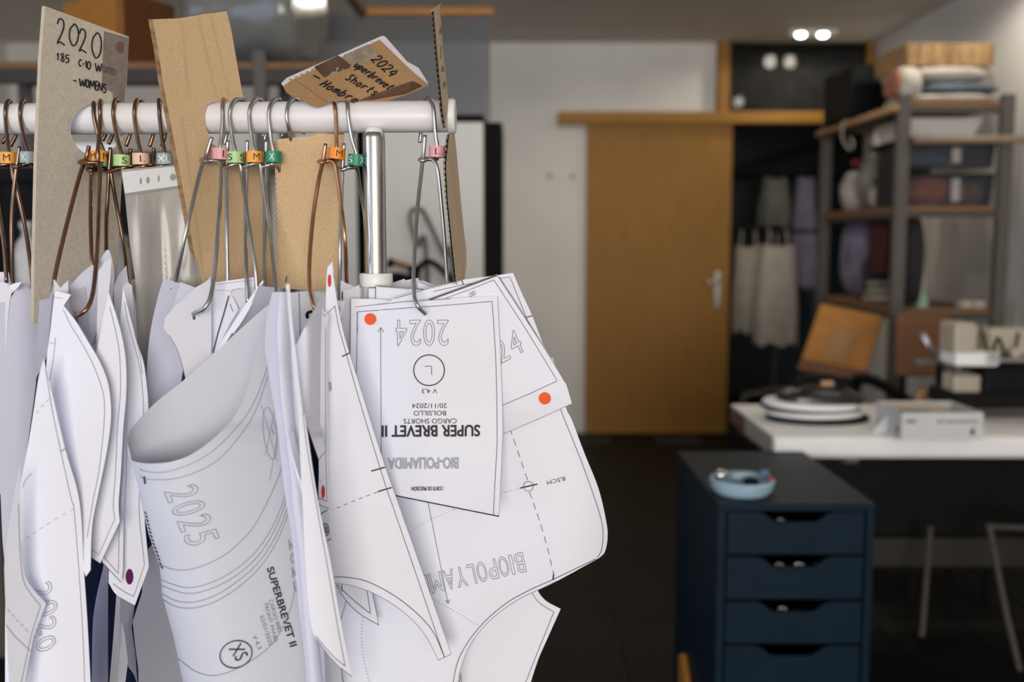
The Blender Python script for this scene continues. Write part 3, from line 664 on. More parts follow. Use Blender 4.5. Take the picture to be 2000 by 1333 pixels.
put(obj('board', box(xl, 2.82, zl - .015, xr - .1, 2.998, zl, .002), M['black']), st_)
for x in (xl + .1, xr - .25): put(obj('bracket', box(x, 2.98, zl - .06, x + .03, 3.02, zl, .002), M['black']), st_)
tag(obj('jar', lathe([(0, 0), (.030, 0), (.032, .05), (.03, .11), (.02, .125), (.022, .13), (.022, .15), (0, .15)], 20, (P(237, 500, 2.9).x, 2.9, zl)), pmat('grey_jar', (.25, .25, .25), .5), smooth=True), 'grey jar seen between grey board and plastic sleeve', 'jar')

# white cabinets
cz = P(800, 224, 3.4).z
cabm = pmat('cabinet_white', (.70, .68, .62), .45, var=.02)
def cabinet(lab, pxa, pxb, d1, hp):
    xa, xb_ = P(pxa, 400, d1).x, P(pxb, 400, d1).x
    t = thing('white_cabinet', lab, 'cabinet', ((xa + xb_) / 2, d1 + .3, 0))
    put(obj('door', box(xa, d1, .06, xb_, d1 + .018, cz - .025, .002), cabm), t)
    put(obj('carcass', box(xa + .003, d1 + .02, 0, xb_ - .003, d1 + .55, cz - .025), M['black']), t)
    put(obj('top_panel', box(xa - .004, d1 - .004, cz - .022, xb_ + .004, d1 + .55, cz, .002), M['black']), t)
    put(obj('handle', box(xa + .02 if hp else xb_ - .03, d1 - .02, .9, xa + .03 if hp else xb_ - .02, d1, 1.0, .002), M['steel']), t)
cabinet('white cabinet door behind the steel pole of the clothes rack', 714, 944, 3.4, True)
cabinet('white cabinet door left of the steel pole, behind the hangers', 380, 697, 3.42, False)
tag(obj('black_cabinet', box(P(946, 400, 3.97).x, 3.97, 0, P(982, 400, 3.97).x, 4.4, P(960, 238, 3.97).z, .012), M['black']), 'tall narrow black case beside the white cabinet', 'case')
# glass pane leaning on the cabinets
gp = thing('glass_panel', 'grey framed glass panel with wooden top rail above the white cabinet', 'glass panel', (P(800, 200, 3.6).x, 3.6, cz))
greyglass = glassy('grey_glass', (.66, .67, .69), 1.45, .04, .30, (.30, .31, .33))
a = P(600, 217, 3.6); b = P(957, 26, 3.6)
put(obj('pane', box(a.x, 3.60, cz, b.x, 3.606, b.z), greyglass), gp)
put(obj('top_rail', box(P(706, 0, 3.6).x, 3.585, P(0, 31, 3.6).z, P(963, 0, 3.6).x, 3.62, P(0, 16, 3.6).z, .003), M['plyorange']), gp)
put(obj('side_rail', tube([P(708, 24, 3.6), P(676, -20, 3.35)], .02, 8), pmat('dark_brown_rail', (.10, .055, .03), .6)), gp)
# folded tube stand in front of the white cabinet
fs = thing('folding_stand', 'folded grey tube stand with black clamp before the white cabinet', 'stand', (P(820, 540, 3.2).x, 3.2, 0))
gt = pmat('olive_grey_tube', (.12, .115, .095), .5)
zf = 0.0
pts = catmull([(P(842, 560, 3.2).x, 3.2, .02), P(834, 530, 3.2), P(815, 480, 3.2), P(802, 435, 3.2), P(803, 415, 3.2), P(813, 408, 3.2), P(826, 413, 3.2), P(840, 440, 3.2), P(868, 500, 3.2), P(885, 545, 3.2), (P(930, 700, 3.2).x, 3.2, .02)], 8)
put(obj('tube_loop', tube(pts, .0085, 10), gt), fs)
put(obj('tube_arch', tube(catmull([P(812, 548, 3.18), P(818, 525, 3.18), P(832, 512, 3.18), P(848, 515, 3.18), P(870, 535, 3.18), P(885, 560, 3.18), P(890, 640, 3.18)], 8), .010, 10), M['black']), fs)
put(obj('clamp', tube([P(757, 512, 3.17), P(768, 517, 3.17)], .016, 12), M['black']), fs)
put(obj('crossbar', tube([P(764, 512, 3.17), P(810, 526, 3.17)], .010, 10), pmat('orange_brown_bar', (.30, .13, .03), .5)), fs)
put(obj('clamp', tube([P(805, 520, 3.16), P(812, 548, 3.16)], .016, 12), M['black']), fs)
put(obj('black_base', blob(tuple(P(770, 552, 3.16)), .06, .05, .03, 5, .1), M['black']), fs)
# ================================================================== FOREGROUND HELPERS
def cr(*pts, n=5): return [tuple(p) for p in catmull(pts, n)]
def resample(pts, step, closed=False):
    out = []
    n = len(pts); k = n if closed else n - 1
    for i in range(k):
        a, b = pts[i], pts[(i + 1) % n]
        L = math.hypot(b[0] - a[0], b[1] - a[1]); m = max(1, int(math.ceil(L / step)))
        for j in range(m): out.append((a[0] + (b[0] - a[0]) * j / m, a[1] + (b[1] - a[1]) * j / m))
    if not closed: out.append(tuple(pts[-1]))
    return out
def dedupe(pts, eps=0.35):
    o = []
    for p in pts:
        if not o or math.hypot(p[0] - o[-1][0], p[1] - o[-1][1]) > eps: o.append(p)
    if len(o) > 1 and math.hypot(o[0][0] - o[-1][0], o[0][1] - o[-1][1]) <= eps: o.pop()
    return o
def inside(x, y, poly):
    c = False; n = len(poly); j = n - 1
    for i in range(n):
        xi, yi = poly[i]; xj, yj = poly[j]
        if (yi > y) != (yj > y) and x < (xj - xi) * (y - yi) / (yj - yi) + xi: c = not c
        j = i
    return c
def patch(bm, outline, D, grid=14.0, t=0.0005, tvec=None, holes=(), side_mi=0):
    """a curved sheet of real thickness: outline in photo directions, D(x, y) its distance"""
    out = dedupe(resample(dedupe(outline), grid, True)); hs = [dedupe(resample(h, 4.0, True)) for h in holes]
    pts = list(out); edges = [(i, (i + 1) % len(out)) for i in range(len(out))]
    for h in hs:
        b = len(pts); pts += h; edges += [(b + i, b + (i + 1) % len(h)) for i in range(len(h))]
    xs = [p[0] for p in out]; ys = [p[1] for p in out]
    y = min(ys) + grid * .6; r = 0
    while y < max(ys):
        x = min(xs) + grid * (.5 if r % 2 else 0.01)
        while x < max(xs):
            if inside(x, y, out) and not any(inside(x, y, h) for h in hs): pts.append((x, y))
            x += grid
        y += grid * .87; r += 1
    res = delaunay_2d_cdt([Vector(p) for p in pts], edges, [], 1, 1e-4)
    vc, fs = res[0], res[2]
    front = [bm.verts.new(P(v[0], v[1], D(v[0], v[1]))) for v in vc]
    if tvec is None: back = [bm.verts.new(P(v[0], v[1], D(v[0], v[1]) + t)) for v in vc]
    else: back = [bm.verts.new(f.co + Vector(tvec)) for f in front]
    cnt = {}
    for f in fs:
        # pixel y runs down: order so that the normal looks at the camera
        a, b, c = (vc[i] for i in f[:3])
        s = (b[0] - a[0]) * (c[1] - a[1]) - (b[1] - a[1]) * (c[0] - a[0])
        q = list(f) if s < 0 else list(f)[::-1]
        if hs:
            gx = sum(vc[i][0] for i in f) / len(f); gy = sum(vc[i][1] for i in f) / len(f)
            if any(inside(gx, gy, h) for h in hs): continue
        ff = bm.faces.new([front[i] for i in q]); ff.smooth = True
        fb = bm.faces.new([back[i] for i in q[::-1]]); fb.smooth = True
        for i in range(len(q)):
            e = (q[i], q[(i + 1) % len(q)]); cnt[e] = 1
    for (i, j) in list(cnt):
        if (j, i) not in cnt:
            # own vertices for the rim so shading stays crisp
            vs = [bm.verts.new(front[j].co), bm.verts.new(front[i].co), bm.verts.new(back[i].co), bm.verts.new(back[j].co)]
            f = bm.faces.new(vs); f.material_index = side_mi
    for v in front + back:
        if not v.link_faces: bm.verts.remove(v)

GLY = {}
def glyphs(s, off=0.0, fill=True, shear=0.0):
    k = (s, off, fill, shear)
    if k not in GLY:
        c = bpy.data.curves.new('lettering', 'FONT'); c.body = s; c.offset = off; c.resolution_u = 4; c.shear = shear
        if not fill: c.dimensions = '3D'; c.fill_mode = 'FULL'
        o = bpy.data.objects.new('lettering', c); me = o.to_mesh()
        v = [tuple(x.co[:2]) for x in me.vertices]; f = [tuple(p.vertices) for p in me.polygons]; e = [tuple(x.vertices) for x in me.edges]
        o.to_mesh_clear(); bpy.data.objects.remove(o); bpy.data.curves.remove(c)
        x0 = min(p[0] for p in v); x1 = max(p[0] for p in v); y0 = 0.0; y1 = max(p[1] for p in v)
        GLY[k] = ([((p[0] - x0) / (x1 - x0), (p[1] - y0) / (y1 - y0)) for p in v], f, e)
    return GLY[k]

# handwriting strokes in a unit box (x right, y up)
HW = {
 '2': [[(.05, .78), (.3, 1), (.75, .95), (.8, .68), (.45, .35), (.05, .04), (.35, .10), (.95, .0)]],
 '0': [[(.5, 1), (.15, .75), (.08, .35), (.4, 0), (.8, .2), (.92, .65), (.7, .97), (.45, 1)]],
 '1': [[(.2, .7), (.6, 1), (.5, 0)]], '4': [[(.55, 1), (.1, .4), (.95, .38)], [(.8, .8), (.65, 0)]],
 '8': [[(.8, .85), (.45, 1), (.2, .8), (.5, .52), (.85, .25), (.5, 0), (.15, .22), (.5, .5), (.85, .8)]],
 '5': [[(.9, 1), (.3, .98), (.25, .55), (.7, .58), (.85, .25), (.5, 0), (.1, .08)]],
 'C': [[(.9, .85), (.5, 1), (.12, .55), (.4, .03), (.9, .15)]], 'W': [[(.0, 1), (.25, 0), (.5, .75), (.72, 0), (1, 1)]],
 'O': [[(.5, 1), (.1, .6), (.35, 0), (.85, .25), (.8, .85), (.45, 1)]], 'M': [[(.0, 0), (.15, 1), (.5, .3), (.85, 1), (1, 0)]],
 'E': [[(.9, 1), (.15, .95), (.1, 0), (.9, .03)], [(.15, .5), (.75, .52)]], 'N': [[(.05, 0), (.1, 1), (.85, 0), (.95, 1)]],
 'S': [[(.9, .85), (.5, 1), (.2, .8), (.5, .52), (.8, .25), (.45, 0), (.05, .1)]],
 'H': [[(.1, 1), (.1, 0)], [(.85, 1), (.85, 0)], [(.0, .48), (1, .5)]],
 'u': [[(.05, .6), (.1, .1), (.5, .02), (.85, .3), (.85, .6), (.9, 0)]], 'p': [[(.15, .6), (.1, -.4)], [(.1, .5), (.5, .62), (.85, .4), (.5, .03), (.12, .15)]],
 'e': [[(.1, .3), (.8, .35), (.6, .6), (.2, .5), (.1, .2), (.4, 0), (.9, .1)]], 'r': [[(.15, .6), (.2, 0)], [(.2, .4), (.5, .6), (.85, .55)]],
 'b': [[(.15, 1), (.12, 0), (.6, .02), (.85, .3), (.55, .58), (.15, .4)]], 'v': [[(.05, .6), (.4, 0), (.85, .6)]],
 't': [[(.5, 1), (.4, .1), (.8, .05)], [(.1, .62), (.85, .65)]], 'h': [[(.1, 1), (.1, 0)], [(.1, .4), (.5, .6), (.8, .45), (.85, 0)]],
 'o': [[(.5, .6), (.1, .3), (.4, 0), (.85, .2), (.75, .52), (.45, .6)]], 's': [[(.8, .55), (.4, .6), (.25, .42), (.7, .22), (.5, 0), (.1, .05)]],
 'm': [[(.05, .6), (.08, 0)], [(.08, .4), (.3, .6), (.48, .45), (.5, 0)], [(.5, .4), (.72, .6), (.9, .45), (.95, 0)]],
 'n': [[(.05, .6), (.1, 0)], [(.1, .4), (.5, .6), (.85, .42), (.9, 0)]], '-': [[(.0, .5), (1, .5)]], '.': [[(.4, .0), (.6, .05)]],
}

INK = {
 'line': pmat('ink_line', (.085, .085, .11), .8), 'soft': pmat('ink_soft_grey', (.27, .27, .31), .8), 'bold': pmat('ink_bold', (.035, .030, .036), .8), 'grey': pmat('ink_grey', (.36, .40, .43), .8),
 'navy': pmat('ink_navy', (.012, .012, .035), .8), 'band': pmat('ink_band', (.10, .09, .095), .8), 'pen': pmat('marker_pen', (.012, .011, .012), .6),
 'faint': pmat('ink_faint', (.22, .22, .27), .8), 'fade': pmat('marker_fade', (.10, .085, .08), .7),
 'orange': pmat('orange_sticker', (.80, .095, .012), .45), 'crease': pmat('fold_crease', (.33, .19, .085), .85), 'red': pmat('red_sticker', (.56, .028, .035), .5, spec=.2), 'purple': pmat('purple_sticker', (.105, .004, .080), .6, spec=.15),
}
class Sheet:
    def __init__(s, name, label, cat, outline, D, mat, grid=14.0, t=0.0005, tvec=None, holes=(), extra=(), group=None, parent=None, side=None, off=0.0008):
        bm = bmesh.new(); patch(bm, outline, D, grid, t, tvec, holes, 1 if side else 0)
        for o2, D2 in extra: patch(bm, o2, D2, grid, t)
        s.o = obj(name, bm, [mat, side] if side else mat); s.D = D; s.off = off; s.q = {}
        if parent: put(s.o, parent)
        elif label: tag(s.o, label, cat, group)
        s.w = 1.05
    def pt(s, x, y, k=1.0): return P(x, y, s.D(x, y) - s.off * k)
    def quad(s, key, ps): s.q.setdefault(key, []).append(ps)
    def line(s, pts, w=None, ink='line', closed=False, step=8.0, kind='printed_lines', k=1.0):
        w = (w or s.w) * .43; pts = resample(pts, step, closed)
        if closed: pts = pts + [pts[0]]
        L, R = [], []
        for i in range(len(pts)):
            a = pts[max(0, i - 1)]; b = pts[min(len(pts) - 1, i + 1)]
            if closed and i in (0, len(pts) - 1): a, b = pts[-2], pts[1]
            dx, dy = b[0] - a[0], b[1] - a[1]; l = math.hypot(dx, dy) or 1
            nx, ny = -dy / l * w, dx / l * w
            L.append((pts[i][0] + nx, pts[i][1] + ny)); R.append((pts[i][0] - nx, pts[i][1] - ny))
        for i in range(len(pts) - 1):
            s.quad((ink, kind), [s.pt(*p, k) for p in (L[i], L[i + 1], R[i + 1], R[i])])
    def dash(s, pts, on=14, off=10, w=None, ink='line'):
        pts = resample(pts, 1.0); i = 0
        while i < len(pts) - 2:
            s.line(pts[i:i + max(2, int(on))], w, ink); i += int(on + off)
    def dots(s, pts, gap=9.0, r=0.9, ink='line'):
        for p in resample(pts, 1.0)[::int(gap)]: s.disc(p[0], p[1], r, r, ink, n=6, kind='printed_lines')
    def disc(s, x, y, rx, ry, ink, n=28, kind='sticker_dot', ang=0.0, k=1.2):
        ca, sa = math.cos(ang), math.sin(ang)
        s.quad((ink, kind), [s.pt(x + rx * math.cos(2 * math.pi * i / n) * ca - ry * math.sin(2 * math.pi * i / n) * sa, y + rx * math.cos(2 * math.pi * i / n) * sa + ry * math.sin(2 * math.pi * i / n) * ca, k) for i in range(n)])
    def circ(s, x, y, rx, ry=None, w=None, ink='line', ang=0.0):
        ry = ry or rx; ca, sa = math.cos(ang), math.sin(ang)
        s.line([(x + rx * math.cos(a) * ca - ry * math.sin(a) * sa, y + rx * math.cos(a) * sa + ry * math.sin(a) * ca) for a in [i * math.pi / 20 for i in range(40)]], w, ink, True, 50)
    def poly(s, pts, ink): s.quad((ink, 'printed_lines'), [s.pt(*p) for p in pts])
    def text(s, t, o, Wv, Hv, ink='bold', off=0.0, fill=True, w=None, kind='lettering'):
        v, f, e = glyphs(t, off, fill)
        px = [(o[0] + a * Wv[0] + b * Hv[0], o[1] + a * Wv[1] + b * Hv[1]) for a, b in v]
        if fill:
            for q in f: s.quad((ink, kind), [s.pt(*px[i]) for i in q])
        else:
            for a, b in e:
                if math.hypot(px[a][0] - px[b][0], px[a][1] - px[b][1]) > .02: s.line([px[a], px[b]], w, ink, kind=kind)
    def hand(s, t, o, Wv, Hv, w=2.4, ink='pen', gap=.22):
        adv = 1.0 / len(t)
        for i, chx in enumerate(t):
            for stroke in HW.get(chx, []):
                pp = []
                for a, b in catmull(stroke, 5):
                    u = (i + a * (1 - gap)) * adv
                    pp.append((o[0] + u * Wv[0] + b * Hv[0], o[1] + u * Wv[1] + b * Hv[1]))
                s.line(pp, w * 1.3, ink, kind='handwriting', step=4)
    def done(s):
        for (ink, kind), qs in s.q.items():
            vs, fs = [], []
            for q in qs:
                b = len(vs); vs += q; fs.append(list(range(b, b + len(q))))
            me = bpy.data.meshes.new(kind); me.from_pydata([tuple(v) for v in vs], [], fs); me.materials.append(INK[ink])
            o = bpy.data.objects.new(kind, me); C.objects.link(o); o.parent = s.o
            if kind in ('printed_lines', 'lettering', 'handwriting'): o['kind'] = 'stuff'
        s.q = {}
        return s

def paper_mat(name, col):
    m = pmat(name, col, .75, var=.012, scale=6, spec=.25)
    return m
PW = paper_mat('paper_white', (.765, .77, .855)); PL = paper_mat('paper_shade_lavender', (.66, .67, .81)); PG = paper_mat('paper_shade_grey', (.70, .705, .78)); PR = paper_mat('paper_shade_roll', (.60, .615, .68))  # PL, PG and PR are white paper with shade mixed into the colour
KR = pmat('kraft_board', (.60, .42, .24), .85, var=.10, scale=620, stretch=(1, 1, .55), bump=.15, detail=3)
KD = pmat('kraft_shade', (.44, .265, .125), .85, var=.12, scale=520, stretch=(1, 1, .6), bump=.15, detail=3)  # same kraft, with the shade on the folded flap put into its colour
KE = pmat('kraft_edge', (.25, .15, .075), .9, var=.45, scale=160)
KP = pmat('pale_kraft_board', (.44, .33, .23), .85, var=.06, scale=8, stretch=(8, 8, 1), bump=.2)
GB = pmat('grey_board', (.50, .445, .37), .9, var=.10, scale=260, bump=.15)
GE = pmat('grey_board_edge', (.50, .44, .36), .9, var=.08, scale=90)

def aff(d, x0, y0, gx, gy=0.0): return lambda x, y: d + (x - x0) * gx + (y - y0) * gy
def lin(xs, ys): return lambda x: float(np.interp(x, xs, ys))
GRP = 'paper pattern sheets'
def paper(label, outline, D, mat=None, **kw): return Sheet('pattern_sheet', label, 'pattern sheet', outline, D, mat or PW, group=GRP, **kw)

# ================================================================== CLOTHES RACK
RD = 1.075                                             # distance of the rod axis
rp0, rp1 = P(-520, 236, RD + .012), P(880, 227.5, RD - .008)
rk = thing('clothes_rack', 'white clothes rack with steel pole carrying the paper patterns', 'clothes rack', (rp1.x - .08, RD, 0))
rodm = pmat('white_tube_enamel', (.77, .745, .76), .38, var=.03, scale=12)
capm = pmat('white_plastic', (.80, .79, .77), .4, var=.02)
RR = .0165
axis = (rp1 - rp0).normalized()
put(obj('rod', tube([rp0.lerp(rp1, i / 24) for i in range(25)], RR, 32), rodm), rk)
def along(p, prof, m, nm, seg=32):
    """lathe turned to run along the rod"""
    bm = bmesh.new(); add_lathe(bm, prof, seg, (0, 0, 0), 'X'); bmesh.ops.remove_doubles(bm, verts=bm.verts, dist=1e-6)
    bmesh.ops.recalc_face_normals(bm, faces=bm.faces)
    bm.transform(Matrix.Translation(p) @ Vector((1, 0, 0)).rotation_difference(axis).to_matrix().to_4x4())
    return obj(nm, bm, m)
put(along(rp1, [(0, -.002), (.0185, -.002), (.0185, .003), (.017, .0052), (0, .0055)], capm, 'end_cap'), rk)
PY = 1.052; pp = P(732.5, 400, PY); zc = P(732, 262, PY).z; zco = P(732, 534, PY).z
put(obj('pole', lathe([(.0112, zco - .02), (.0112, zc - .004), (.0108, zc), (.0095, zc + .0015), (0, zc + .0015)], 40, (pp.x, PY, 0)), M['steel']), rk)
put(obj('pole_cap', lathe([(0, zc), (.0092, zc), (.0088, zc + .004), (.006, zc + .0075), (0, zc + .0085)], 28, (pp.x, PY, 0)), capm), rk)
zc2 = P(732, 556, PY).z
put(obj('collar', lathe([(.0112, zc2 - .004), (.0170, zc2 - .002), (.0176, zc2 + .001), (.0176, zco - .001), (.0168, zco), (.0112, zco)], 36, (pp.x, PY, 0)), capm), rk)
put(obj('lower_tube', lathe([(.0158, .05), (.0158, zc2)], 32, (pp.x, PY, 0)), rodm), rk)
put(obj('foot_bar', tube([(pp.x, PY - .25, .055), (pp.x, PY + .25, .055)], .0158, 16), rodm), rk)
for s in (-.22, .22): put(obj('caster', lathe([(0, -.01), (.022, -.01), (.025, -.006), (.025, .006), (.022, .01), (0, .01)], 20, (pp.x, PY + s, .025), 'X'), M['black']), rk)
lx = P(-500, 300, PY).x
put(obj('pole', tube([(lx, PY, .05), (lx, PY, zc)], .0115, 20), M['steel']), rk)
put(obj('foot_bar', tube([(lx, PY - .25, .055), (lx, PY + .25, .055)], .0158, 16), rodm), rk)
put(obj('cross_bar', tube([(lx, PY, .055), (pp.x, PY, .055)], .012, 16), rodm), rk)
for s in (-.22, .22): put(obj('caster', lathe([(0, -.01), (.022, -.01), (.025, -.006), (.025, .006), (.022, .01), (0, .01)], 20, (lx, PY + s, .025), 'X'), M['black']), rk)
def rodpt(px):
    t = (px + 520) / 1400.0; return rp0.lerp(rp1, t)

# ================================================================== HANGERS
copper = pmat('copper_wire', (.30, .17, .105), .32, 1.0, var=.15, scale=60)
brass = pmat('brown_wire', (.22, .14, .095), .35, 1.0, var=.15, scale=60)
coppr2 = pmat('bright_copper_wire', (.52, .27, .15), .3, 1.0, var=.12, scale=60)
steelw = pmat('steel_wire', (.46, .45, .43), .36, 1.0, var=.10, scale=60)
RC = dict(orange=(.83, .34, .035), orange2=(.85, .26, .01), slate=(.27, .34, .35), green=(.015, .24, .115), lime=(.42, .60, .25), peach=(.78, .50, .33), pink=(.75, .33, .37))
RM = {k: pmat('marker_' + k, v, .45, var=.03) for k, v in RC.items()}
dkl = pmat('marker_letter_dark', (.02, .015, .03), .6); ltl = pmat('marker_letter_light', (.75, .8, .78), .6)
WR = .0021
def hanger(label, wire, x1, apex, x2, stub_y, mk=None, col=None, letters=(), light=False, left=(), right=(), coil=None, dm=1.047, tilt=0.0, front=False, xmid=None, low=None):
    """left/right: leg points (px, py, d); mk: centre of the size ring; letters: (text, sideways px)"""
    t = thing('pattern_hanger', label, 'hanger', tuple(rodpt(x1)), group='pattern hangers on the rod')
    c1 = rodpt(x1); r = RR + WR + .0006
    Xof = lambda px: rodpt(px).x
    zc_ = c1.z; yc = c1.y
    pts = []
    zs_ = P(x2, stub_y, yc + r).z
    pts += [Vector((P(x2, stub_y, yc + r).x, yc + r, zs_)), Vector((Xof(x2), yc + r, (zs_ + zc_) / 2)), Vector((Xof(x2), yc + r, zc_))]
    xa = P(apex, 198, yc).x; xb = Xof(x2); xf = P(x1, 236, yc - r).x
    for k in range(1, 8):
        a = math.pi * k / 8; u = k / 8
        xx = xb + (xa - xb) * u * 2 if u < .5 else xa + (xf - xa) * (1 - (1 - (u - .5) * 2) ** 1.6)
        pts.append(Vector((xx, yc + r * math.cos(a), zc_ + r * math.sin(a))))
    pts.append(Vector((xf, yc - r, zc_ - .002)))
    bm = bmesh.new()
    if mk:
        mx, my = mk
        dd = dm if not front else dm - .0085
        wx = mx if not front else (xmid or mx)
        pts += [P(x1 + (wx - x1) * .45, 236 + (my - 236) * .45, yc - r + (dd - yc + r) * .5), P(wx, my - 12, dd), P(wx, my + 10, dd)]
        if coil:
            (lxp, lyp), (rxp, ryp) = coil
            dl = left[1][2] if len(left) > 1 else dd
            pts += [P(wx - 4, (my + 14), dd + .004), P(lxp + 8, lyp - 2, dl + .0055), P(lxp, lyp, dl + .001), P(lxp + 6, lyp + 2, dl - .0048), P((lxp + rxp) / 2, (lyp + ryp) / 2 + 1, dd - .005), P(rxp - 5, ryp, dd - .004)]
        pts += [P(*p) for p in right]
    elif low: pts += [P(*p) for p in low]
    add_tube(bm, catmull(pts, 7), WR, 10)
    w = put(obj('hook_wire', bm, wire), t)
    if left:
        bm = bmesh.new(); add_tube(bm, catmull([P(*p) for p in left], 8), WR, 10); put(obj('leg_wire', bm, wire), t)
    if mk:
        bm = bmesh.new(); R0, H = .0084, .0116
        add_lathe(bm, [(R0 - .0016, -H / 2), (R0, -H / 2), (R0, H / 2), (R0 - .0016, H / 2), (R0 - .0016, -H / 2)], 36)
        bmesh.ops.remove_doubles(bm, verts=bm.verts, dist=1e-6); bmesh.ops.recalc_face_normals(bm, faces=bm.faces)
        c = P(mx, my, dm); Mx = Matrix.Translation(c) @ Matrix.Rotation(tilt, 4, 'Y')
        bm.transform(Mx); ring = put(obj('size_ring', bm, RM[col]), t)
        ring.data.materials[0] = RM[col]
        view = math.atan2(-c.x, c.y)  # turn letters so that sideways px is measured from the visible centre
        for s_, dx in letters:
            v, f, e = glyphs(s_, 0.0, True)
            h = .0067; wd = h * (.8 if s_ in 'SLX' else 1.0) * len(s_)
            vs = []
            a0 = math.asin(max(-.97, min(.97, dx * c.y / F / R0))) + math.atan2(-c.x, c.y)
            for a_, b_ in v:
                ang = a0 + (a_ - .5) * wd / R0; zz = (b_ - .5) * h
                p = Vector((math.sin(ang) * (R0 + .0003), -math.cos(ang) * (R0 + .0003), zz)); vs.append(tuple(Mx @ p))
            me = bpy.data.meshes.new('letter'); me.from_pydata(vs, [], f); me.materials.append(ltl if light else dkl)
            lo = bpy.data.objects.new('letter', me); C.objects.link(lo); lo.parent = ring; lo['kind'] = 'stuff'
    return t
HL = lambda a, b: a
hanger('dark wire hanger with an orange M ring at far left edge', brass, 11, 20, 4, 280, (17, 309), 'orange', (('M', -4),), left=[(-8, 285, 1.05), (-10, 325, 1.05), (-4, 400, 1.04), (8, 480, 1.03), (13, 552, 1.02)], right=[(22, 322, 1.046), (26, 345, 1.045), (36, 385, 1.045), (50, 450, 1.05), (60, 520, 1.06), (64, 560, 1.06)], coil=((-16, 324), (16, 321)))
hanger('dark wire hanger with slate X ring left of grey board', brass, 40, 48, 20, 286, (55, 308), 'slate', (('X', -9), ('7', 13)), True, left=[(38, 286, 1.042), (33, 322, 1.042), (27, 372, 1.04), (23, 430, 1.035), (23, 500, 1.03), (25, 560, 1.02)], right=[(66, 323, 1.05), (80, 360, 1.06), (92, 440, 1.08)], coil=((25, 324), (62, 319)))
hanger('brown wire hanger with dark green ring behind an orange ring', brass, 184, 183, 212, 282, (205, 316), 'green', (('S', -4),), True, left=[(216, 288, 1.05), (213, 330, 1.05), (211, 372, 1.048), (208, 430, 1.04), (208, 515, 1.0)], right=[(215, 332, 1.05), (221, 365, 1.052), (231, 420, 1.06), (242, 480, 1.06), (248, 530, 1.04), (251, 560, 1.02)], coil=((171, 331), (212, 330)), dm=1.058)
hanger('copper wire hanger with orange M ring hooked into white sheets', copper, 196, 197, 200, 275, (193, 306), 'orange', (('M', -11), ('M', 12)), left=[(174, 285, 1.044), (168, 310, 1.044), (155, 345, 1.03), (130, 440, 1.0), (108, 535, .975), (103, 580, .967)], right=[(191, 320, 1.036), (195, 335, 1.032), (194, 385, 1.02), (191, 470, .99), (187, 525, .972), (181, 575, .955), (172, 600, .945), (160, 612, .943), (148, 618, .948)], coil=((155, 317), (186, 318)), front=True, xmid=191)
hanger('copper wire hanger with light green S ring', copper, 222, 227, 246, 286, (238, 314), 'lime', (('S', 5),), left=[(180, 322, 1.052), (178, 350, 1.052), (177, 430, 1.03), (179, 500, 1.005), (181, 540, 1.002)], right=[(258, 327, 1.06), (266, 350, 1.062), (268, 420, 1.065)], coil=((206, 333), (252, 327)), tilt=.03)
hanger('copper wire hanger with a peach L ring', copper, 263, 271, 292, 287, (275, 311), 'peach', (('L', 3),), left=[(255, 291, 1.055), (253, 330, 1.06), (252, 400, 1.065)], right=[(296, 325, 1.06), (300, 350, 1.065), (302, 420, 1.065)], coil=((245, 329), (292, 324)))
hanger('brown wire hanger with slate XL ring beside brown board', brass, 312, 311, 316, 287, (322, 311), 'slate', (('XL', -2),), True, left=[(301, 289, 1.055), (297, 330, 1.06), (295, 400, 1.065)], right=[(330, 326, 1.06), (333, 350, 1.065)], coil=((290, 327), (326, 323)))
hanger('steel wire hanger with a pink L ring beside brown board', steelw, 435, 437, 438, 283, (430, 301), 'pink', (('L', 9),), left=[(414, 268, 1.046), (402, 305, 1.045), (391, 335, 1.03), (366, 440, 1.0), (350, 515, 1.005), (338, 570, 1.025)], right=[(428, 317, 1.04), (432, 332, 1.035), (430, 390, 1.02), (424, 470, .995), (418, 540, .98), (410, 583, .968), (397, 604, .965), (377, 614, .972)], coil=((393, 313), (422, 314)), dm=1.048, tilt=.04)
hanger('steel wire hanger with a light green double S ring', steelw, 449, 468, 512, 268, (460, 308), 'lime', (('S', -10), ('S', 12)), left=[(445, 274, 1.05), (443, 325, 1.05), (443, 440, 1.03), (445, 565, 1.022)], right=[(469, 323, 1.046), (473, 345, 1.044), (480, 395, 1.03), (490, 460, 1.01), (499, 525, .998), (502, 580, .996)], coil=((436, 324), (464, 321)))
hanger('steel wire hanger with an orange M ring right of green ring', steelw, 487, 507, 516, 275, (497, 307), 'orange', (('M', 4),), left=[(483, 274, 1.05), (482, 325, 1.05), (480, 440, 1.03), (481, 530, 1.0), (484, 592, .990)], right=[(508, 322, 1.046), (512, 345, 1.044), (520, 400, 1.035), (531, 480, 1.02), (538, 560, 1.0), (540, 600, .99)], coil=((474, 323), (502, 320)))
hanger('steel wire hanger with a dark green X ring half hidden by kraft panel', steelw, 525, 545, 550, 268, (534, 307), 'green', (('X', -3),), True, left=[(520, 274, 1.05), (519, 325, 1.05), (517, 430, 1.03), (517, 540, 1.0), (520, 580, .985), (526, 605, .98)], right=[(543, 322, 1.06), (548, 350, 1.07)], coil=((511, 323), (540, 320)), dm=1.05)
hanger('steel wire hanger whose lower part hides behind the kraft panel', steelw, 560, 578, 592, 262, low=[(564, 250, 1.056), (568, 275, 1.068), (572, 330, 1.075), (575, 400, 1.075)])
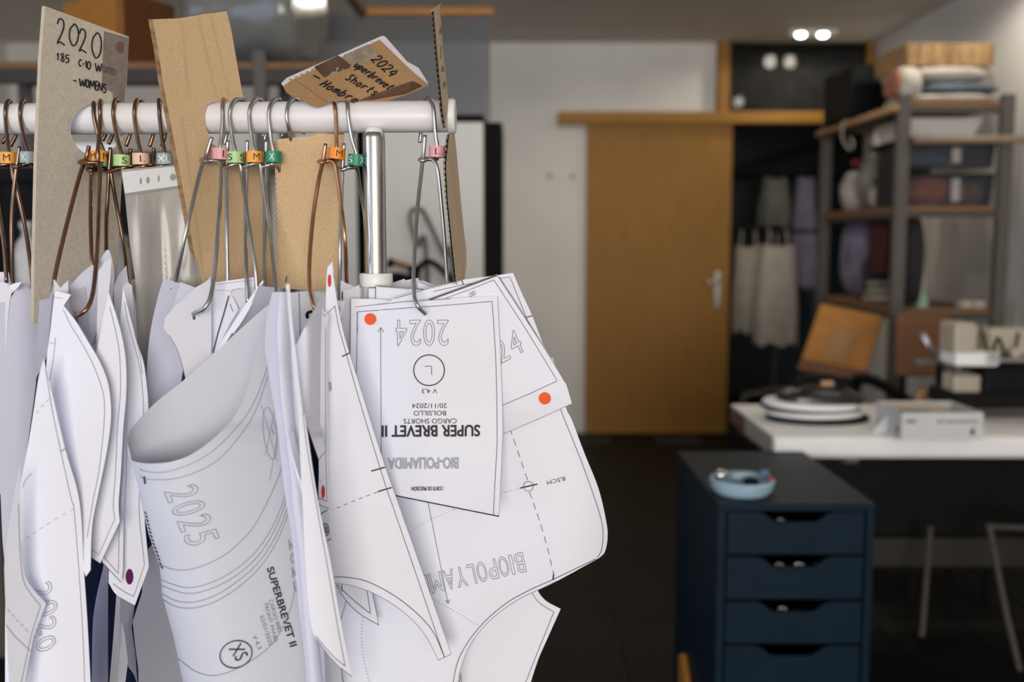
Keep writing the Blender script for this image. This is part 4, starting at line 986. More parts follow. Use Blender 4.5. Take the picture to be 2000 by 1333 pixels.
hanger('bright copper hanger with an orange M ring before kraft panel', coppr2, 656, 648, 641, 290, (658, 300), 'orange2', (('M', 5),), left=[(636, 281, 1.042), (630, 318, 1.04), (622, 355, 1.03), (612, 420, 1.02), (605, 500, 1.0), (605, 560, .985), (613, 598, .975), (622, 610, .98)], right=[(653, 318, 1.038), (658, 340, 1.036), (666, 400, 1.03), (674, 470, 1.02), (677, 552, 1.042), (678, 585, 1.046)], coil=((623, 316), (648, 315)), dm=1.045, tilt=.1)
hanger('steel wire hanger with a green S ring beside the pole', steelw, 680, 676, 688, 270, (696, 313), 'green', (('S', -11), ('X', 11)), True, left=[(672, 280, 1.05), (669, 330, 1.05), (666, 420, 1.04), (664, 500, 1.03), (663, 600, 1.042)], right=[(697, 330, 1.06), (703, 370, 1.075), (712, 420, 1.085), (716, 480, 1.085)], coil=((661, 330), (690, 327)), dm=1.05, tilt=.07)
hanger('steel wire hanger with pink L ring at the rod end', steelw, 848, 832, 820, 279, (854, 297), 'pink', (('L', 1),), left=[(830, 264, 1.046), (826, 310, 1.045), (818, 380, 1.03), (812, 450, 1.01), (808, 530, .985), (809, 575, .974), (816, 598, .968), (831, 614, .975)], right=[(848, 315, 1.04), (855, 335, 1.038), (861, 390, 1.04), (868, 470, 1.045), (873, 552, 1.05), (874, 600, 1.05)], coil=((820, 312), (843, 311)), dm=1.048)

# ================================================================== CARDBOARD TAGS
# grey board with round cut-out
GD = aff(1.012, 66, 300, .00045)
hole = [(190 + 53 * math.cos(a) * .98, 254 + 51 * math.sin(a)) for a in [i * math.pi / 20 for i in range(40)]]
ga = Sheet('grey_board_tag', 'tall grey board tag with 2020 handwriting and round cut-out', 'tag', [(88, 12), (252, 72), (249, 140), (244, 205), (239, 330), (232, 470), (226, 600), (215, 640), (66, 630), (67, 520), (72, 300), (80, 120)], GD, GB, grid=18, tvec=(-.0030, -.0004, 0), holes=[hole], side=GE)
for c_, bxs in (('2', (111, 36, 127, 86)), ('0', (134, 46, 154, 88)), ('2', (154, 56, 169, 101)), ('0', (178, 63, 199, 112))):
    x0, y0, x1, y1 = bxs; ga.hand(c_, (x0, y1), ((x1 - x0) * 1.15, 3), (0, y0 - y1), 2.6, gap=.1)
for c_, bxs in (('1', (110, 104, 116, 117)), ('8', (118, 104, 126, 120)), ('5', (127, 107, 135, 122)), ('C', (153, 116, 160, 129)), ('-', (161, 118, 165, 131)), ('1', (166, 119, 170, 132)), ('0', (170, 120, 177, 135)), ('W', (186, 123, 198, 139))):
    x0, y0, x1, y1 = bxs; ga.hand(c_, (x0, y1), ((x1 - x0) * 1.1, 1), (0, y0 - y1), 2.2, gap=.05)
for c_, bxs in (('O', (199, 127, 206, 141)), ('m', (207, 122, 215, 143)), ('e', (216, 124, 221, 145)), ('n', (221, 126, 226, 147))):
    x0, y0, x1, y1 = bxs; ga.hand(c_, (x0, y1), ((x1 - x0) * 1.1, 1), (0, y0 - y1), 1.6, ink='fade', gap=.05)
ga.hand('-', (143, 163), (8, 2), (0, -12), 2.4)
for i, (c_, bxs) in enumerate((('W', (155, 153, 167, 168)), ('O', (167, 155, 174, 170)), ('M', (175, 157, 185, 173)), ('E', (186, 159, 192, 175)), ('N', (192, 161, 200, 177)), ('S', (201, 164, 208, 181)))):
    x0, y0, x1, y1 = bxs; ga.hand(c_, (x0, y1), ((x1 - x0) * 1.08, 1), (0, y0 - y1), 2.4, gap=.05)
ga.done()
tapem = pmat('brown_tape', (.215, .175, .155), .45, var=.18, scale=140)
def patch_child(nm, pts, D, m, parent, off=.0007):
    bm = bmesh.new(); patch(bm, pts, lambda x, y: D(x, y) - off, 14, .0003); return put(obj(nm, bm, m), parent)
patch_child('tape_strip', [(203, 61), (252, 74), (249, 135), (243, 203), (221, 200), (220, 181), (199, 171), (200, 130)], GD, tapem, ga.o, .0002)
o_ = patch_child('red_mark', [(235 + 7 * math.cos(a * .35), 92 + 11.5 * math.sin(a * .35)) for a in range(18)], GD, pmat('faded_red', (.17, .07, .07), .6), ga.o, .0012)
# tall kraft board
KDp = aff(1.008, 297, 40, .00046)
kb = Sheet('kraft_tag', 'tall tilted kraft cardboard tag with a notch over the rod', 'tag', [(298, 38), (350, 36), (400, 27), (443, 22), (452, 60), (464, 130), (474, 186), (478, 197), (440, 199), (415, 200), (404, 205), (400, 222), (400, 245), (407, 262), (411, 278), (425, 288), (440, 295), (480, 297), (515, 297), (518, 310), (524, 400), (534, 560), (392, 565), (375, 470), (352, 340), (335, 250), (318, 160), (308, 90)], KDp, KR, grid=16, tvec=(-.0042, -.0010, 0), side=KE)
for a, b in (((352, 42), (366, 195)), ((385, 34), (420, 190)), ((408, 28), (446, 190)), ((352, 230), (395, 540))):
    patch_child('crease', [(a[0], a[1]), (a[0] + 5, a[1]), (b[0] + 5, b[1]), (b[0], b[1])], KDp, pmat('kraft_crease', (.55, .38, .21), .85), kb.o, .0004)
# folded kraft tag lying on the rod
CD = aff(1.046, 620, 208, .00024, .00042)
cf = thing('folded_kraft_tag', 'folded kraft cardboard tag with Shorts handwriting resting on the rod', 'tag', tuple(P(640, 205, 1.05)))
wp = Sheet('white_backing', None, None, [(549, 163), (560, 152), (746, 70), (752, 71), (795, 120), (818, 133), (836, 162), (836, 168), (800, 150), (700, 140), (560, 178)], lambda x, y: CD(x, y) + .0045, PW, grid=16, parent=cf)
cs = Sheet('upper_flap', None, None, cr((554, 172), (556, 166), (575, 154)) + [(741, 78)] + cr((746, 82), (800, 134), (835, 164), (838, 167)) + [(792, 186), (755, 197), (668, 197), (650, 198)] + cr((640, 203), (622, 209), (606, 206)) + [(590, 194), (575, 190), (560, 182)], CD, KD, grid=14, t=.0038, parent=cf)
cs.hand('2024', (723, 117), (42, 36), (18, -9.6), 2.5)
cs.hand('uperbrevet', (690, 129), (70, 48), (15, -8), 2.4)
cs.hand('Shorts', (673, 154), (60, 35), (14, -9.5), 2.5)
cs.hand('-', (611, 149), (17, 9), (2, -4), 2.6)
cs.hand('Hombre', (623, 166), (72, 37), (17, -9), 2.5)
cs.line([(575, 155), (612, 180), (640, 200)], 1.6, 'crease'); cs.done()
tape2 = pmat('clear_tape', (.36, .29, .215), .35, var=.28, scale=90)
tape3 = pmat('dark_tape', (.13, .075, .045), .35, var=.3, scale=60)
for pts, m_ in (([(671, 108), (720, 86), (739, 110), (685, 134)], tape2), ([(613, 131), (660, 108), (690, 130), (634, 152)], tape3), ([(640, 143), (655, 130), (679, 137), (634, 152)], tape2), ([(725, 196), (700, 196), (765, 172), (806, 158), (826, 168), (792, 184)], tape3)):
    patch_child('tape_strip', pts, CD, m_, cs.o, .0004)
for k in range(17):
    u = k / 16; x, y = 566 + u * 172, 157 - u * 75.5
    patch_child('torn_tooth', [(x - 2.4, y - 1), (x + 1.2, y - 4.5), (x + 5, y - 3.4), (x + 2.5, y + .6)], CD, KP, cs.o, .0002)
LD = aff(1.063, 536, 400, .0001, 0)
lp = Sheet('lower_panel', None, None, [(536, 273), (590, 267), (612, 266), (622, 260), (673, 262), (668, 330), (665, 450), (664, 568), (600, 567), (560, 564), (541, 562), (539, 420)], LD, KR, grid=16, t=.0038, parent=cf)
neck = patch_child('neck_strip', [(625, 196), (668, 196), (672, 264), (620, 264)], lambda x, y: 1.098, KD, cf)
ptsz = []
for k in range(59):
    y = 275 + k * 4.9
    ptsz.append((536.5 + 3.0 * (y - 275) / 290 + (3.2 if k % 2 else -2.2), y))
def flute(pts, D, depth_, m, parent, nm='flute'):
    bm = bmesh.new()
    for i in range(len(pts) - 1):
        a, b = pts[i], pts[i + 1]
        da, db = D(*a), D(*b)
        va, vb = P(a[0], a[1], da), P(b[0], b[1], db)
        ex = Vector(depth_)
        vs = [bm.verts.new(va), bm.verts.new(vb), bm.verts.new(vb + ex), bm.verts.new(va + ex)]
        bm.faces.new(vs)
    o = put(obj(nm, bm, m), parent); o['kind'] = 'stuff'; return o
flute(ptsz, lambda x, y: LD(x, y) - .0022, (0, .002, 0), KP, cf)
lp.line([(560, 540), (558, 552)], 3, 'fade'); lp.done()
# corrugated tag seen from its edge at the rod end
ED = lambda x, y: 1.03 + .0021 * (x - (843 + (y - 12) * .112) + 0) * .9
et = thing('corrugated_tag', 'thin corrugated tag seen edge on at the rod end', 'tag', tuple(P(865, 200, 1.05)))
def edge_tag(top, nm, kr):
    lft, rgt = top
    n = len(lft)
    s1 = Sheet('liner', None, None, [(p[0] + 5.2, p[1]) for p in lft] + rgt[::-1], ED, kr, grid=10, t=.0005, parent=et)
    # far liner and flutes between, running away from the camera
    for dx in (0.0,):
        bm = bmesh.new()
        for i in range(n - 1):
            a, b = lft[i], lft[i + 1]; ex = Vector((-.002, .035, 0))
            vs = [bm.verts.new(v) for v in (P(a[0], a[1], ED(*a)), P(b[0], b[1], ED(*b)), P(b[0], b[1], ED(*b)) + ex, P(a[0], a[1], ED(*a)) + ex)]
            bm.faces.new(vs)
        put(obj('liner', bm, kr), et)
    zz = []; y = lft[0][1]; k = 0
    xs = lin([p[1] for p in lft], [p[0] for p in lft])
    while y < lft[-1][1]:
        zz.append((xs(y) + (5.0 if k % 2 else .4), y)); y += 5.6; k += 1
    flute(zz, ED, (-.0008, .02, 0), KP, et)
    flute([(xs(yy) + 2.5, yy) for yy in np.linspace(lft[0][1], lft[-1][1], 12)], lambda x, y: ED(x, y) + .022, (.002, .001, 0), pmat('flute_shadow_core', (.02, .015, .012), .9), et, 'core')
    return s1
t1 = edge_tag(([(842, 22), (845, 60), (849, 110), (854, 165), (859, 215), (864, 249)], [(858, 9), (862, 50), (866, 100), (872, 160), (876, 198), (872, 232), (869, 249)]), 'a', KP)
t1.hand('W', (857, 62), (4, 12), (6, -16), 1.0, 'fade'); t1.hand('E', (860, 112), (5, 2), (1, -22), 1.0, 'fade'); t1.hand('N', (863, 140), (4, 2), (1, -12), 1.0, 'fade'); t1.hand('M', (865, 172), (5, 3), (2, -14), 1.0, 'fade'); t1.done()
put(obj('cap_edge', slab([P(839, 25, ED(842, 22)), P(846, 22, ED(845, 22)), P(862, 8, ED(858, 9) + .01), P(856, 12, ED(856, 9) + .01)], .001, 0), KP), et)
t2 = edge_tag(([(872, 262), (869, 290), (866, 320), (866, 335), (869, 390), (874, 440), (880, 500), (886, 556)], [(888, 262), (893, 310), (899, 380), (905, 440), (911, 490), (911, 520), (904, 562)]), 'b', KP)
t2.done()

# ================================================================== PLASTIC SLEEVE
SD = lambda x, y: 1.03 + .0002 * (x - 290) + (.0011 * math.sin(x * .060 + y * .003) + .0006 * math.sin(x * .135 - y * .006 + 1.0) + .0012 * math.exp(-((x - 312 - .06 * (y - 400)) / 6.0) ** 2)) * min(1, max(0, (y - 380) / 90))
sleeve = glassy('sleeve_plastic', (.90, .885, .86), 1.36, .18, .40, (.58, .55, .52))
ps = thing('plastic_sleeve', 'clear punched plastic sleeve hanging beside the tall kraft board', 'plastic sleeve', tuple(P(290, 330, 1.03)))
bm = bmesh.new(); patch(bm, [(236, 331), (300, 326), (352, 321), (372, 430), (402, 600), (402, 720), (262, 760), (262, 640), (266, 560), (253, 473), (244, 384)], SD, 7, .0002); put(obj('film', bm, sleeve), ps)
bm = bmesh.new(); patch(bm, [(248, 560), (260, 545), (300, 553), (345, 560), (345, 740), (262, 760), (262, 640)], lambda x, y: SD(x, y) + .004, 10, .0002); put(obj('film', bm, sleeve), ps)
ov = lambda x, y, rx, ry: [(x + rx * math.cos(i * math.pi / 8), y + ry * math.sin(i * math.pi / 8)) for i in range(16)]
bm = bmesh.new(); patch(bm, [(238, 336), (352, 324), (360, 361), (244, 378)], lambda x, y: SD(x, y) - .001, 8, .0003, holes=[ov(275, 354, 2.0, 6.8), ov(289, 352.5, 3.6, 6.8), ov(310, 349, 2.0, 6.6), ov(338, 346.5, 5.8, 7)])
put(obj('punch_strip', bm, pmat('strip_white', (.60, .60, .605), .4)), ps)
bm = bmesh.new(); patch(bm, [(244, 379), (300, 371), (360, 362), (361, 366), (300, 375), (245, 383)], lambda x, y: SD(x, y) - .001, 10, .0003); put(obj('weld_seam', bm, pmat('seam_grey', (.20, .19, .19), .4)), ps)
# ================================================================== PAPER PATTERNS
def inset_lines(sh, *lines, w=1.25, ink='line'):
    for l in lines: sh.line(l, w, ink)
def btext(sh, t, o, Wv, Hv, ink, bold):
    sh.text(t, o, Wv, Hv, ink)
    if bold: sh.text(t, o, Wv, Hv, ink, fill=False, w=bold)

# ---- right hand bundle, facing the camera -----------------------------------------------
# front pocket piece
D1 = lambda x, y: .992 + .00012 * abs(x - 840) * (1 if x < 840 else .6) - (.0 if y < 760 else .00000055 * (y - 760) ** 2)
s1 = paper('white front pattern sheet printed upside down with an orange dot, L in circle', [(687, 600), (783, 590), (880, 583.5), (972, 578)] + cr((975, 650), (980, 738), (982.5, 830), (980, 905), (975, 1010)) + cr((975, 1010), (870, 989), (772, 969), (700, 953)) + [(684, 700)], D1, grid=16)
s1.line(cr((698, 650), (697.5, 609.6), n=2) + cr((698, 609.6), (780, 603), (880, 596), (961, 589)), 1.3); s1.line(cr((961, 589), (966, 660), (969.5, 740), (971, 860), (968, 920), (963.5, 1008)), 1.3)
s1.line([(698, 610), (695.5, 740), (694, 800)], 1.3); s1.line(cr((975, 1009.5), (870, 988.5), (772, 968.5), (700, 952.5)), 2.6, 'navy')
s1.line(cr((687.5, 601), (684.5, 690), (683, 740)), .8, 'faint'); s1.line(cr((972, 579), (979.6, 738), (982, 830), (979.6, 905), (974.6, 1009)), .8, 'faint'); s1.line([(687.5, 600.6), (783, 590.6), (880, 584)], 1.0)
s1.disc(723.2, 623.7, 11.6, 11.6, 'orange')
s1.line([(743.5, 640), (743.5, 700), (744.6, 893)], 1.2); s1.line([(737.5, 649), (743.5, 640), (749, 649)], 1.4)
for i, ch_ in enumerate('2024'):
    s1.text(ch_, (876 - i * 27.2, 625.5), (-21.5, .3), (0, 50), off=.045, fill=False, w=1.1, ink='line')
s1.circ(838, 723.7, 30, 30, 2.4, 'bold'); s1.line([(829.5, 716), (843, 716), (843, 732.5)], 1.5, 'bold')
s1.text('V 4,3', (854, 760), (-30, .2), (0, 8.6)); s1.text('20/11/2024', (873, 788.5), (-68, .4), (0, 9)); s1.text('BOLSILLO', (871, 803), (-63, .3), (0, 9)); s1.text('CARGO SHORTS', (892, 818), (-104, .5), (0, 9.6))
btext(s1, 'SUPER BREVET II', (937, 831), (-191, 1.2), (0, 21.5), 'bold', 1.8); btext(s1, 'BIO-POLIAMIDA', (895, 894.5), (-137, .8), (0, 21), 'grey', 2.2); btext(s1, 'CORTE DE PRECISIÓN', (865, 951), (-61.5, .5), (0, 9.3), 'bold', .5)
s1.done()
# piece with the second orange dot
D9 = lambda x, y: 1.004 + .00003 * (x - 980) + (.0000011 * (y - 740) ** 2 if y > 740 else 0)
s9 = paper('white pattern sheet with an orange dot low right, tucked behind the front sheet', [(800, 605), (838, 584)] + [(905, 560), (970, 536)] + cr((970, 536), (1016, 608), (1062, 677), (1105, 748.5)) + cr((1105, 748.5), (1111, 768), (1117, 789.5)) + [(1049, 820), (983, 849), (960, 858), (940, 700)], D9)
s9.line([(838, 586), (905, 562), (970, 538)], 4.2, 'band'); s9.line([(870, 583), (920, 565), (964.5, 547)] + cr((964.5, 547), (1028, 645), (1088.5, 744.5)) + [(1036, 769), (982, 792)], 1.2)
s9.line(cr((970.5, 537), (1061, 677), (1104.5, 748.5)), .9, 'line'); s9.line([(1116, 789.5), (1049, 820), (983, 848.5)], 1.0, 'faint')
for i, ch_ in enumerate('2024'):
    s9.text(ch_, (926 + i * 26.6, 739 - i * 14.3), (19, -10.2), (-18.5, -42.0), off=.04, fill=False, w=1.1, ink='line')
s9.text('5', (917, 581), (14, -6), (-3, -7), off=.03, fill=False, w=.9, ink='faint')
s9.disc(1064, 778.6, 12, 12, 'orange'); s9.done()
# piece peeking behind it
D10 = aff(1.013, 1000, 600, .00004)
s10 = paper('white pattern sheet peeking out behind at the top right corner of the bundle', [(740, 604), (770, 583), (840, 562), (902, 547), (955, 540), (1002, 533.5)] + cr((1002, 533.5), (1020, 575), (1040, 618.5), (1062, 677)) + [(1062, 700), (800, 700)], D10)
s10.line([(846, 570), (902, 557), (960, 547.5), (996, 541), (1028, 620), (1042, 655)], 1.2); s10.line([(902, 547), (905, 557)], 2.4, 'band'); s10.line([(1028.5, 620), (1039.5, 617.5)], 2.4, 'band'); s10.line([(771, 584), (840, 563), (902, 548)], 1.1)
s10.line(cr((975, 541), (1020, 610), (1060, 674)), 1.0); s10.done()
# large lower piece
D11 = lambda x, y: 1.022 - .00001 * (x - 900) + .0000022 * max(0, x - 1095) ** 2 + .0000006 * max(0, (y - 1030) * .9 + (x - 1060) * .43) ** 2 * min(1, max(0, (x - 860) / 160))
e11 = cr((1080, 700), (1105, 795), (1116.6, 820), (1140.8, 884), (1169, 955), (1184, 1019), (1186.7, 1050), (1181.6, 1078), (1171, 1090)) + cr((1171, 1090), (1098.7, 1130), (1054, 1152), (1025, 1165), (1000, 1180), (975, 1197.5), (950, 1220), (925, 1250), (910, 1277.5), (901, 1305), (896, 1325), (890, 1400))
s11 = paper('large curling white pattern sheet with a dashed fold line and outlined lettering', e11 + [(690, 1400), (668, 1350), (656, 1303), (650, 1260), (655, 1150), (690, 950), (700, 650), (800, 640)], D11, grid=14, off=.0010)
s11.line(cr((1095, 800), (1102.6, 820), (1130.6, 889), (1156, 958), (1174, 1014), (1178, 1044.5), (1175, 1075), (1167, 1090)), 1.3); s11.line(cr((1164, 1092.5), (1081, 1132.5), (1037.5, 1152), (1000, 1172), (975, 1190), (950, 1212), (925, 1240), (905, 1270), (892, 1300), (884, 1340)), 1.4)
s11.line(e11[-50:], .9, 'faint')
s11.dash(cr((990, 815), (998, 843), (1031, 940)), 15, 9.5, 1.4); s11.dash(cr((1034, 962), (1049, 1003.7), (1068, 1066), (1081.5, 1123)), 15, 9.5, 1.4); s11.line([(1081.5, 1122), (1080, 1134)], 3.0, 'navy')
s11.circ(1032, 950.5, 9.6, 9.6, 1.2); s11.line([(1015.3, 954.3), (1049.6, 946.3)], 2.8, 'bold')
s11.text('8,5CM', (1103.5, 931.5), (-36, 8.4), (1.6, 7.6), 'line')
s11.dots(cr((887, 996), (930, 978), (980, 964), (1014, 955)), 7.5, .8); s11.dots(cr((802, 1040), (831, 1020), (887, 996)), 7.5, .8); s11.dots(cr((846, 1170.7), (890, 1196), (938.6, 1225)), 7.5, .8)
s11.line([(836, 982), (875, 1178.6)], 1.1); s11.line([(870.6, 1173), (875.3, 1179.5), (878.8, 1171.5)], 1.4)
s11.dots(cr((709.5, 1200), (706, 1234), (707.4, 1266), (711, 1292), (720, 1327), (723, 1340)), 7.2, .9)
xcur = 1027.0
for i, ch_ in enumerate('BIOPOLYAMI'):
    wd = {'B': 20, 'I': 6, 'O': 20, 'P': 19, 'L': 15, 'Y': 22, 'A': 21, 'M': 27}[ch_]
    s11.text(ch_, (1020 - (1027 - xcur) * 1.0, 1079.5 + (1027 - xcur) * .236), (-wd * .88, wd * .21), (8.5, 37.5), off=.05, fill=False, w=.9, ink='line'); xcur -= wd * .86 + 4.6
s11.line([(677, 1172), (666, 1211)], 1.2); s11.line(cr((663, 1295), (667, 1310), (672, 1345)), 1.2); s11.done()
s12 = paper('white pattern sheet with a notched corner showing below the large curling sheet', [(880, 1120), (1000, 1120)] + cr((1044, 1146), (1050, 1154), (1057, 1165), (1070, 1177), (1095, 1190)) + cr((1095, 1190), (1070, 1246), (1052, 1287), (1036, 1336), (1020, 1400)) + [(860, 1400), (880, 1250)], aff(1.085, 1000, 1250, .00003, -.00003))
s12.line(cr((1030, 1148), (1039, 1159), (1050, 1175), (1066, 1187), (1082, 1196)) + [(1050, 1275), (1026, 1336)], 1.3); s12.line([(897, 1336), (900, 1314), (902, 1336)], 1.1); s12.done()
s8 = paper('narrow white sheet edge at the upper left behind the front sheet', [(685, 584), (740, 584.6), (775, 590), (790, 700), (700, 780), (683, 700)], aff(1.009, 700, 600, .00002)); s8.line([(685, 584), (684, 693)], 1.1); s8.done()
s17 = paper('white sheet with ruled top border in front of the collar of the pole', [(733, 557.5), (784, 561.6), (850, 567), (850, 640), (733, 640)], aff(1.0225, 780, 600, .00001)); s17.line([(733.6, 640), (733.6, 558.4), (784, 562.4), (838, 566.6)], 1.6); s17.line([(738, 560), (800, 566)], .8, 'faint'); s17.done()
s18 = paper('small white sheet corner left in front of the collar of the pole', [(718, 562), (760, 562), (760, 640), (718, 640)], aff(1.0265, 740, 600, 0)); s18.line([(718.8, 640), (718.8, 562.8), (745, 562.8)], 1.6); s18.done()
s16 = paper('grey shaded sheet edge standing up right of the collar', [(757, 556), (790.6, 544.6), (791, 548), (817, 543), (818, 570), (818, 640), (757, 640)], aff(1.082, 790, 560, 0), PG); s16.done()
s19 = paper('white sheet corner with a double border beside the right hanger leg', [(817, 547), (830, 550), (852, 560), (852, 640), (812, 640)], aff(1.034, 830, 560, 0)); s19.line([(818, 548.6), (848, 560.5)], 1.3); s19.line([(819, 551.5), (842, 561)], .9); s19.done()

# ---- tall tapering piece ------------------------------------------------------------------
D2 = lambda x, y: .944 + .00013 * (x - 650) + .00000012 * (x - 650) ** 2 + (.00006 * (600 - y) if y < 600 else 0)
r2 = cr((649, 511), (652, 540), (659, 590), (669, 640), (682, 688), (695, 729), (746, 892), (776.5, 980), (830, 1131), (881.7, 1279))
s2 = paper('tall tapering white pattern sheet with a red dot at its raised tip', r2 + [(856, 1291)] + cr((856, 1291), (835, 1249), (808, 1215), (772, 1185), (727, 1159), (682, 1144), (652, 1141)) + [(640, 1141), (627, 1080), (622, 900), (628, 700), (634, 620)] + cr((636, 612), (637, 560), (639, 527), (642, 520), (649, 511)), D2, grid=15)
in2 = cr((654, 598), (661.7, 640), (673, 680), (705, 793), (753.6, 951), (763.8, 980), (816, 1132), (868, 1284.6))
s2.line(in2, 1.3); s2.line(r2[4:], .9, 'faint'); s2.line(cr((652, 1128), (675, 1128.4), (715, 1136), (768, 1163), (815.5, 1200), (847, 1237), (868, 1284.6)), 1.5); s2.line([(640, 612), (654, 598)], 1.2)
s2.line(cr((652, 1140.6), (682, 1143.6), (727, 1158.6), (772, 1184.6), (808, 1214.6), (835, 1248.6), (856, 1290.6)), .9, 'faint'); s2.line([(856, 1291), (881, 1279)], 1.0, 'faint')
for a, b in (((668, 697), (682, 690)), ((725, 921), (752, 913.3)), ((738, 961), (765, 953))): s2.line([a, b], 3.0, 'bold')
s2.dash(cr((737, 962), (715, 970), (690, 980), (665, 990), (648, 997)), 9, 8, 1.3); s2.line([(642.4, 747), (644.6, 765)], 1.4, 'bold'); s2.line([(645.4, 745.5), (647.4, 763)], 1.4, 'bold')
s2.disc(643.5, 548.5, 3.3, 12.6, 'red'); s2.done()
D2b = lambda x, y: .925 + .0005 * (x - 630)
s2b = paper('narrow white strip sheet with a red dot near its lower end', [(628.5, 603), (643, 618.5), (639, 640), (638.6, 700), (639.4, 800), (640, 900), (644, 993.5), (632, 990), (622.3, 984), (622, 960), (624, 880), (626, 700), (627.5, 640)], D2b, grid=8)
s2b.line([(636, 640), (635.8, 760), (636.6, 900), (638.8, 979)], .9); s2b.line(cr((622.4, 973), (630, 976.5), (639, 979.5)), 1.3, 'bold'); s2b.line(cr((622.4, 984.6), (632, 990), (643.6, 993.6)), 1.2, 'line'); s2b.line([(629.6, 612), (635.6, 619)], 1.1)
s2b.disc(631.3, 961.5, 3.4, 13.2, 'red'); s2b.line([(626.6, 937), (626.8, 944)], .8, 'faint'); s2b.done()
s2c = paper('narrow white strip sheet with a small black stamp below the red dot strip', [(622, 975), (640, 990), (642, 1010), (647, 1053.5), (637, 1058), (628, 1062), (620, 1040)], lambda x, y: .934 + .0004 * (x - 630), PL, grid=8)
s2c.line(cr((626, 1006), (632, 1001), (640, 997)), 1.6, 'navy'); s2c.line([(637, 1058), (647, 1053.5)], 1.5, 'navy')
s2c.line(cr((630.5, 1027), (634, 1023.6), (638.5, 1024.5), (641.6, 1032), (642, 1040), (640, 1045), (635, 1048)), 1.8, 'navy')
for k in range(4): s2c.line([(632.6 + k * 1.9, 1027 + k * .5), (635 + k * 1.6, 1043 - k * .2)], 1.1, 'navy')
s2c.done()
s3 = paper('curved white sheet ending in a pointed lower corner left of the strip', cr((581, 770), (585, 870), (590, 970), (596, 1100), (604, 1200), (612, 1240)) + cr((614, 1242), (625, 1258), (640, 1280), (660, 1302), (688, 1324)) + cr((688, 1324), (665, 1212), (646, 1100), (626, 1005), (613, 930), (597, 824), (588, 797)), lambda x, y: .842 + .00022 * (x - 600) + .0000022 * (x - 640 - (y - 1100) * .12) ** 2 * (1 if x > 590 else 1), grid=10)
s3.line(cr((591, 806), (602, 890), (622, 1010), (640, 1110), (657, 1210), (674, 1302.5)), 1.2); s3.line(cr((674, 1302.5), (655, 1287), (637, 1268), (617, 1243)), 1.2); s3.line(cr((688, 1323.5), (660, 1301), (640, 1279), (620, 1252)), 1.0, 'line'); s3.done()
for k, (xa, xb, lab) in enumerate(((606, 622, 'lavender shaded sheet edge under the pointed white corner, leftmost of three'), (619, 642, 'lavender shaded sheet edge under the pointed white corner, middle of three'), (636, 664, 'pale sheet edge under the pointed white corner, rightmost of three'))):
    paper(lab, cr((xa, 1225), (xa + 3, 1280), (xa + 8, 1345), (xa + 12, 1420)) + cr((xb + 10, 1420), (xb + 4, 1345), (xb, 1290), (xb - 6, 1240)), (lambda xa: lambda x, y: .935 + .0012 * (x - xa) + .004 * 0)(xa) if k < 2 else (lambda x, y: .975 + .0006 * (x - 640)), PL if k < 2 else PG, grid=8).done()
# lens shaped piece under the arch
s13 = paper('small lens shaped sheet with a point hanging under the arch', cr((656.6, 1143), (670, 1165), (688, 1187), (709.5, 1204), (740, 1221.5)) + [(727, 1160), (720, 1100), (660, 1100)], aff(1.0, 700, 1160, .0001))
s13.line(cr((657, 1143.6), (670, 1165.5), (688, 1187.5), (709.5, 1204.5), (740, 1222)), 1.2, 'line'); s13.line(cr((659, 1143), (688, 1171), (724, 1200)) + [(716, 1150)], 1.4); s13.line([(740, 1221), (727, 1158)], 1.1); s13.line([(667.5, 1140), (668, 1157)], 1.5, 'bold'); s13.done()
# curled flap
D4 = lambda x, y: .893 + .0000030 * max(0, x - 582) ** 2 * (1 if x < 612 else 1) + .0012 * max(0, x - 600) * (1 if y < 850 else .3) + .0003 * max(0, 582 - x) - .00045 * max(0, y - 815)
s4 = paper('curled sheet turning away into shadow left of the red dot strip', cr((630.5, 570.5), (610, 612), (590, 650), (577.5, 677)) + cr((575, 700), (575, 735), (579, 770), (589, 803), (600, 833), (612, 868), (622.5, 898)) + [(637, 882), (629, 866), (634, 840), (640, 780), (642, 700), (640, 600)], D4, grid=8)
s4.line([(622.8, 897.4), (636.6, 881.6)], 1.3, 'bold'); s4.done()
# upright slices
s5b = paper('slim upright white sheet edge rising in front of the kraft panel', [(558, 556), (565.5, 554.6), (568, 590), (570.5, 625), (574, 655), (577.5, 685), (584, 745), (592, 810), (603, 880), (590, 870), (579, 790), (571, 700), (564.5, 630), (559.5, 580)], lambda x, y: .868 + .0002 * (x - 560), grid=7)
s5b.line([(559, 569), (562, 567.4)], 1.0, 'bold'); s5b.done()
s5s = paper('thin pointed sliver of paper in the middle of the slices', cr((556, 825), (571, 899), (585, 950), (593, 980)) + [(603, 976.5)] + cr((603, 976.5), (590, 946), (575, 900), (560, 840)), lambda x, y: .845 + .0002 * (x - 570), grid=7)
s5s.line([(589.5, 968.5), (595.5, 965.5)], .9, 'bold'); s5s.line([(593.4, 979.6), (602.6, 976.4)], 1.1, 'bold'); s5s.done()
l5 = cr((532, 571), (520, 624), (517, 680), (521, 705), (529.7, 763), (542, 835), (552, 930), (559, 982), (571, 1057), (582, 1172), (592, 1253), (600, 1345), (604, 1420))
m5 = cr((546, 573), (541, 640), (544, 700), (548.5, 772), (555, 822), (567.5, 925), (572.5, 990), (584.5, 1080), (590, 1154), (597.4, 1244), (606, 1332), (612, 1420))
paper('pale lavender shaded sheet with pink tinted top, leftmost of the upright slices', l5 + [(640, 1420), (628, 1200), (606, 1000), (590, 860), (573, 700), (562, 600), (559, 570.5)], lambda x, y: .862 + .00028 * (x - np.interp(y, [571, 700, 925, 1080, 1332, 1420], [532, 520, 551, 574, 598, 604])) * 1.0, PL, grid=9).done()
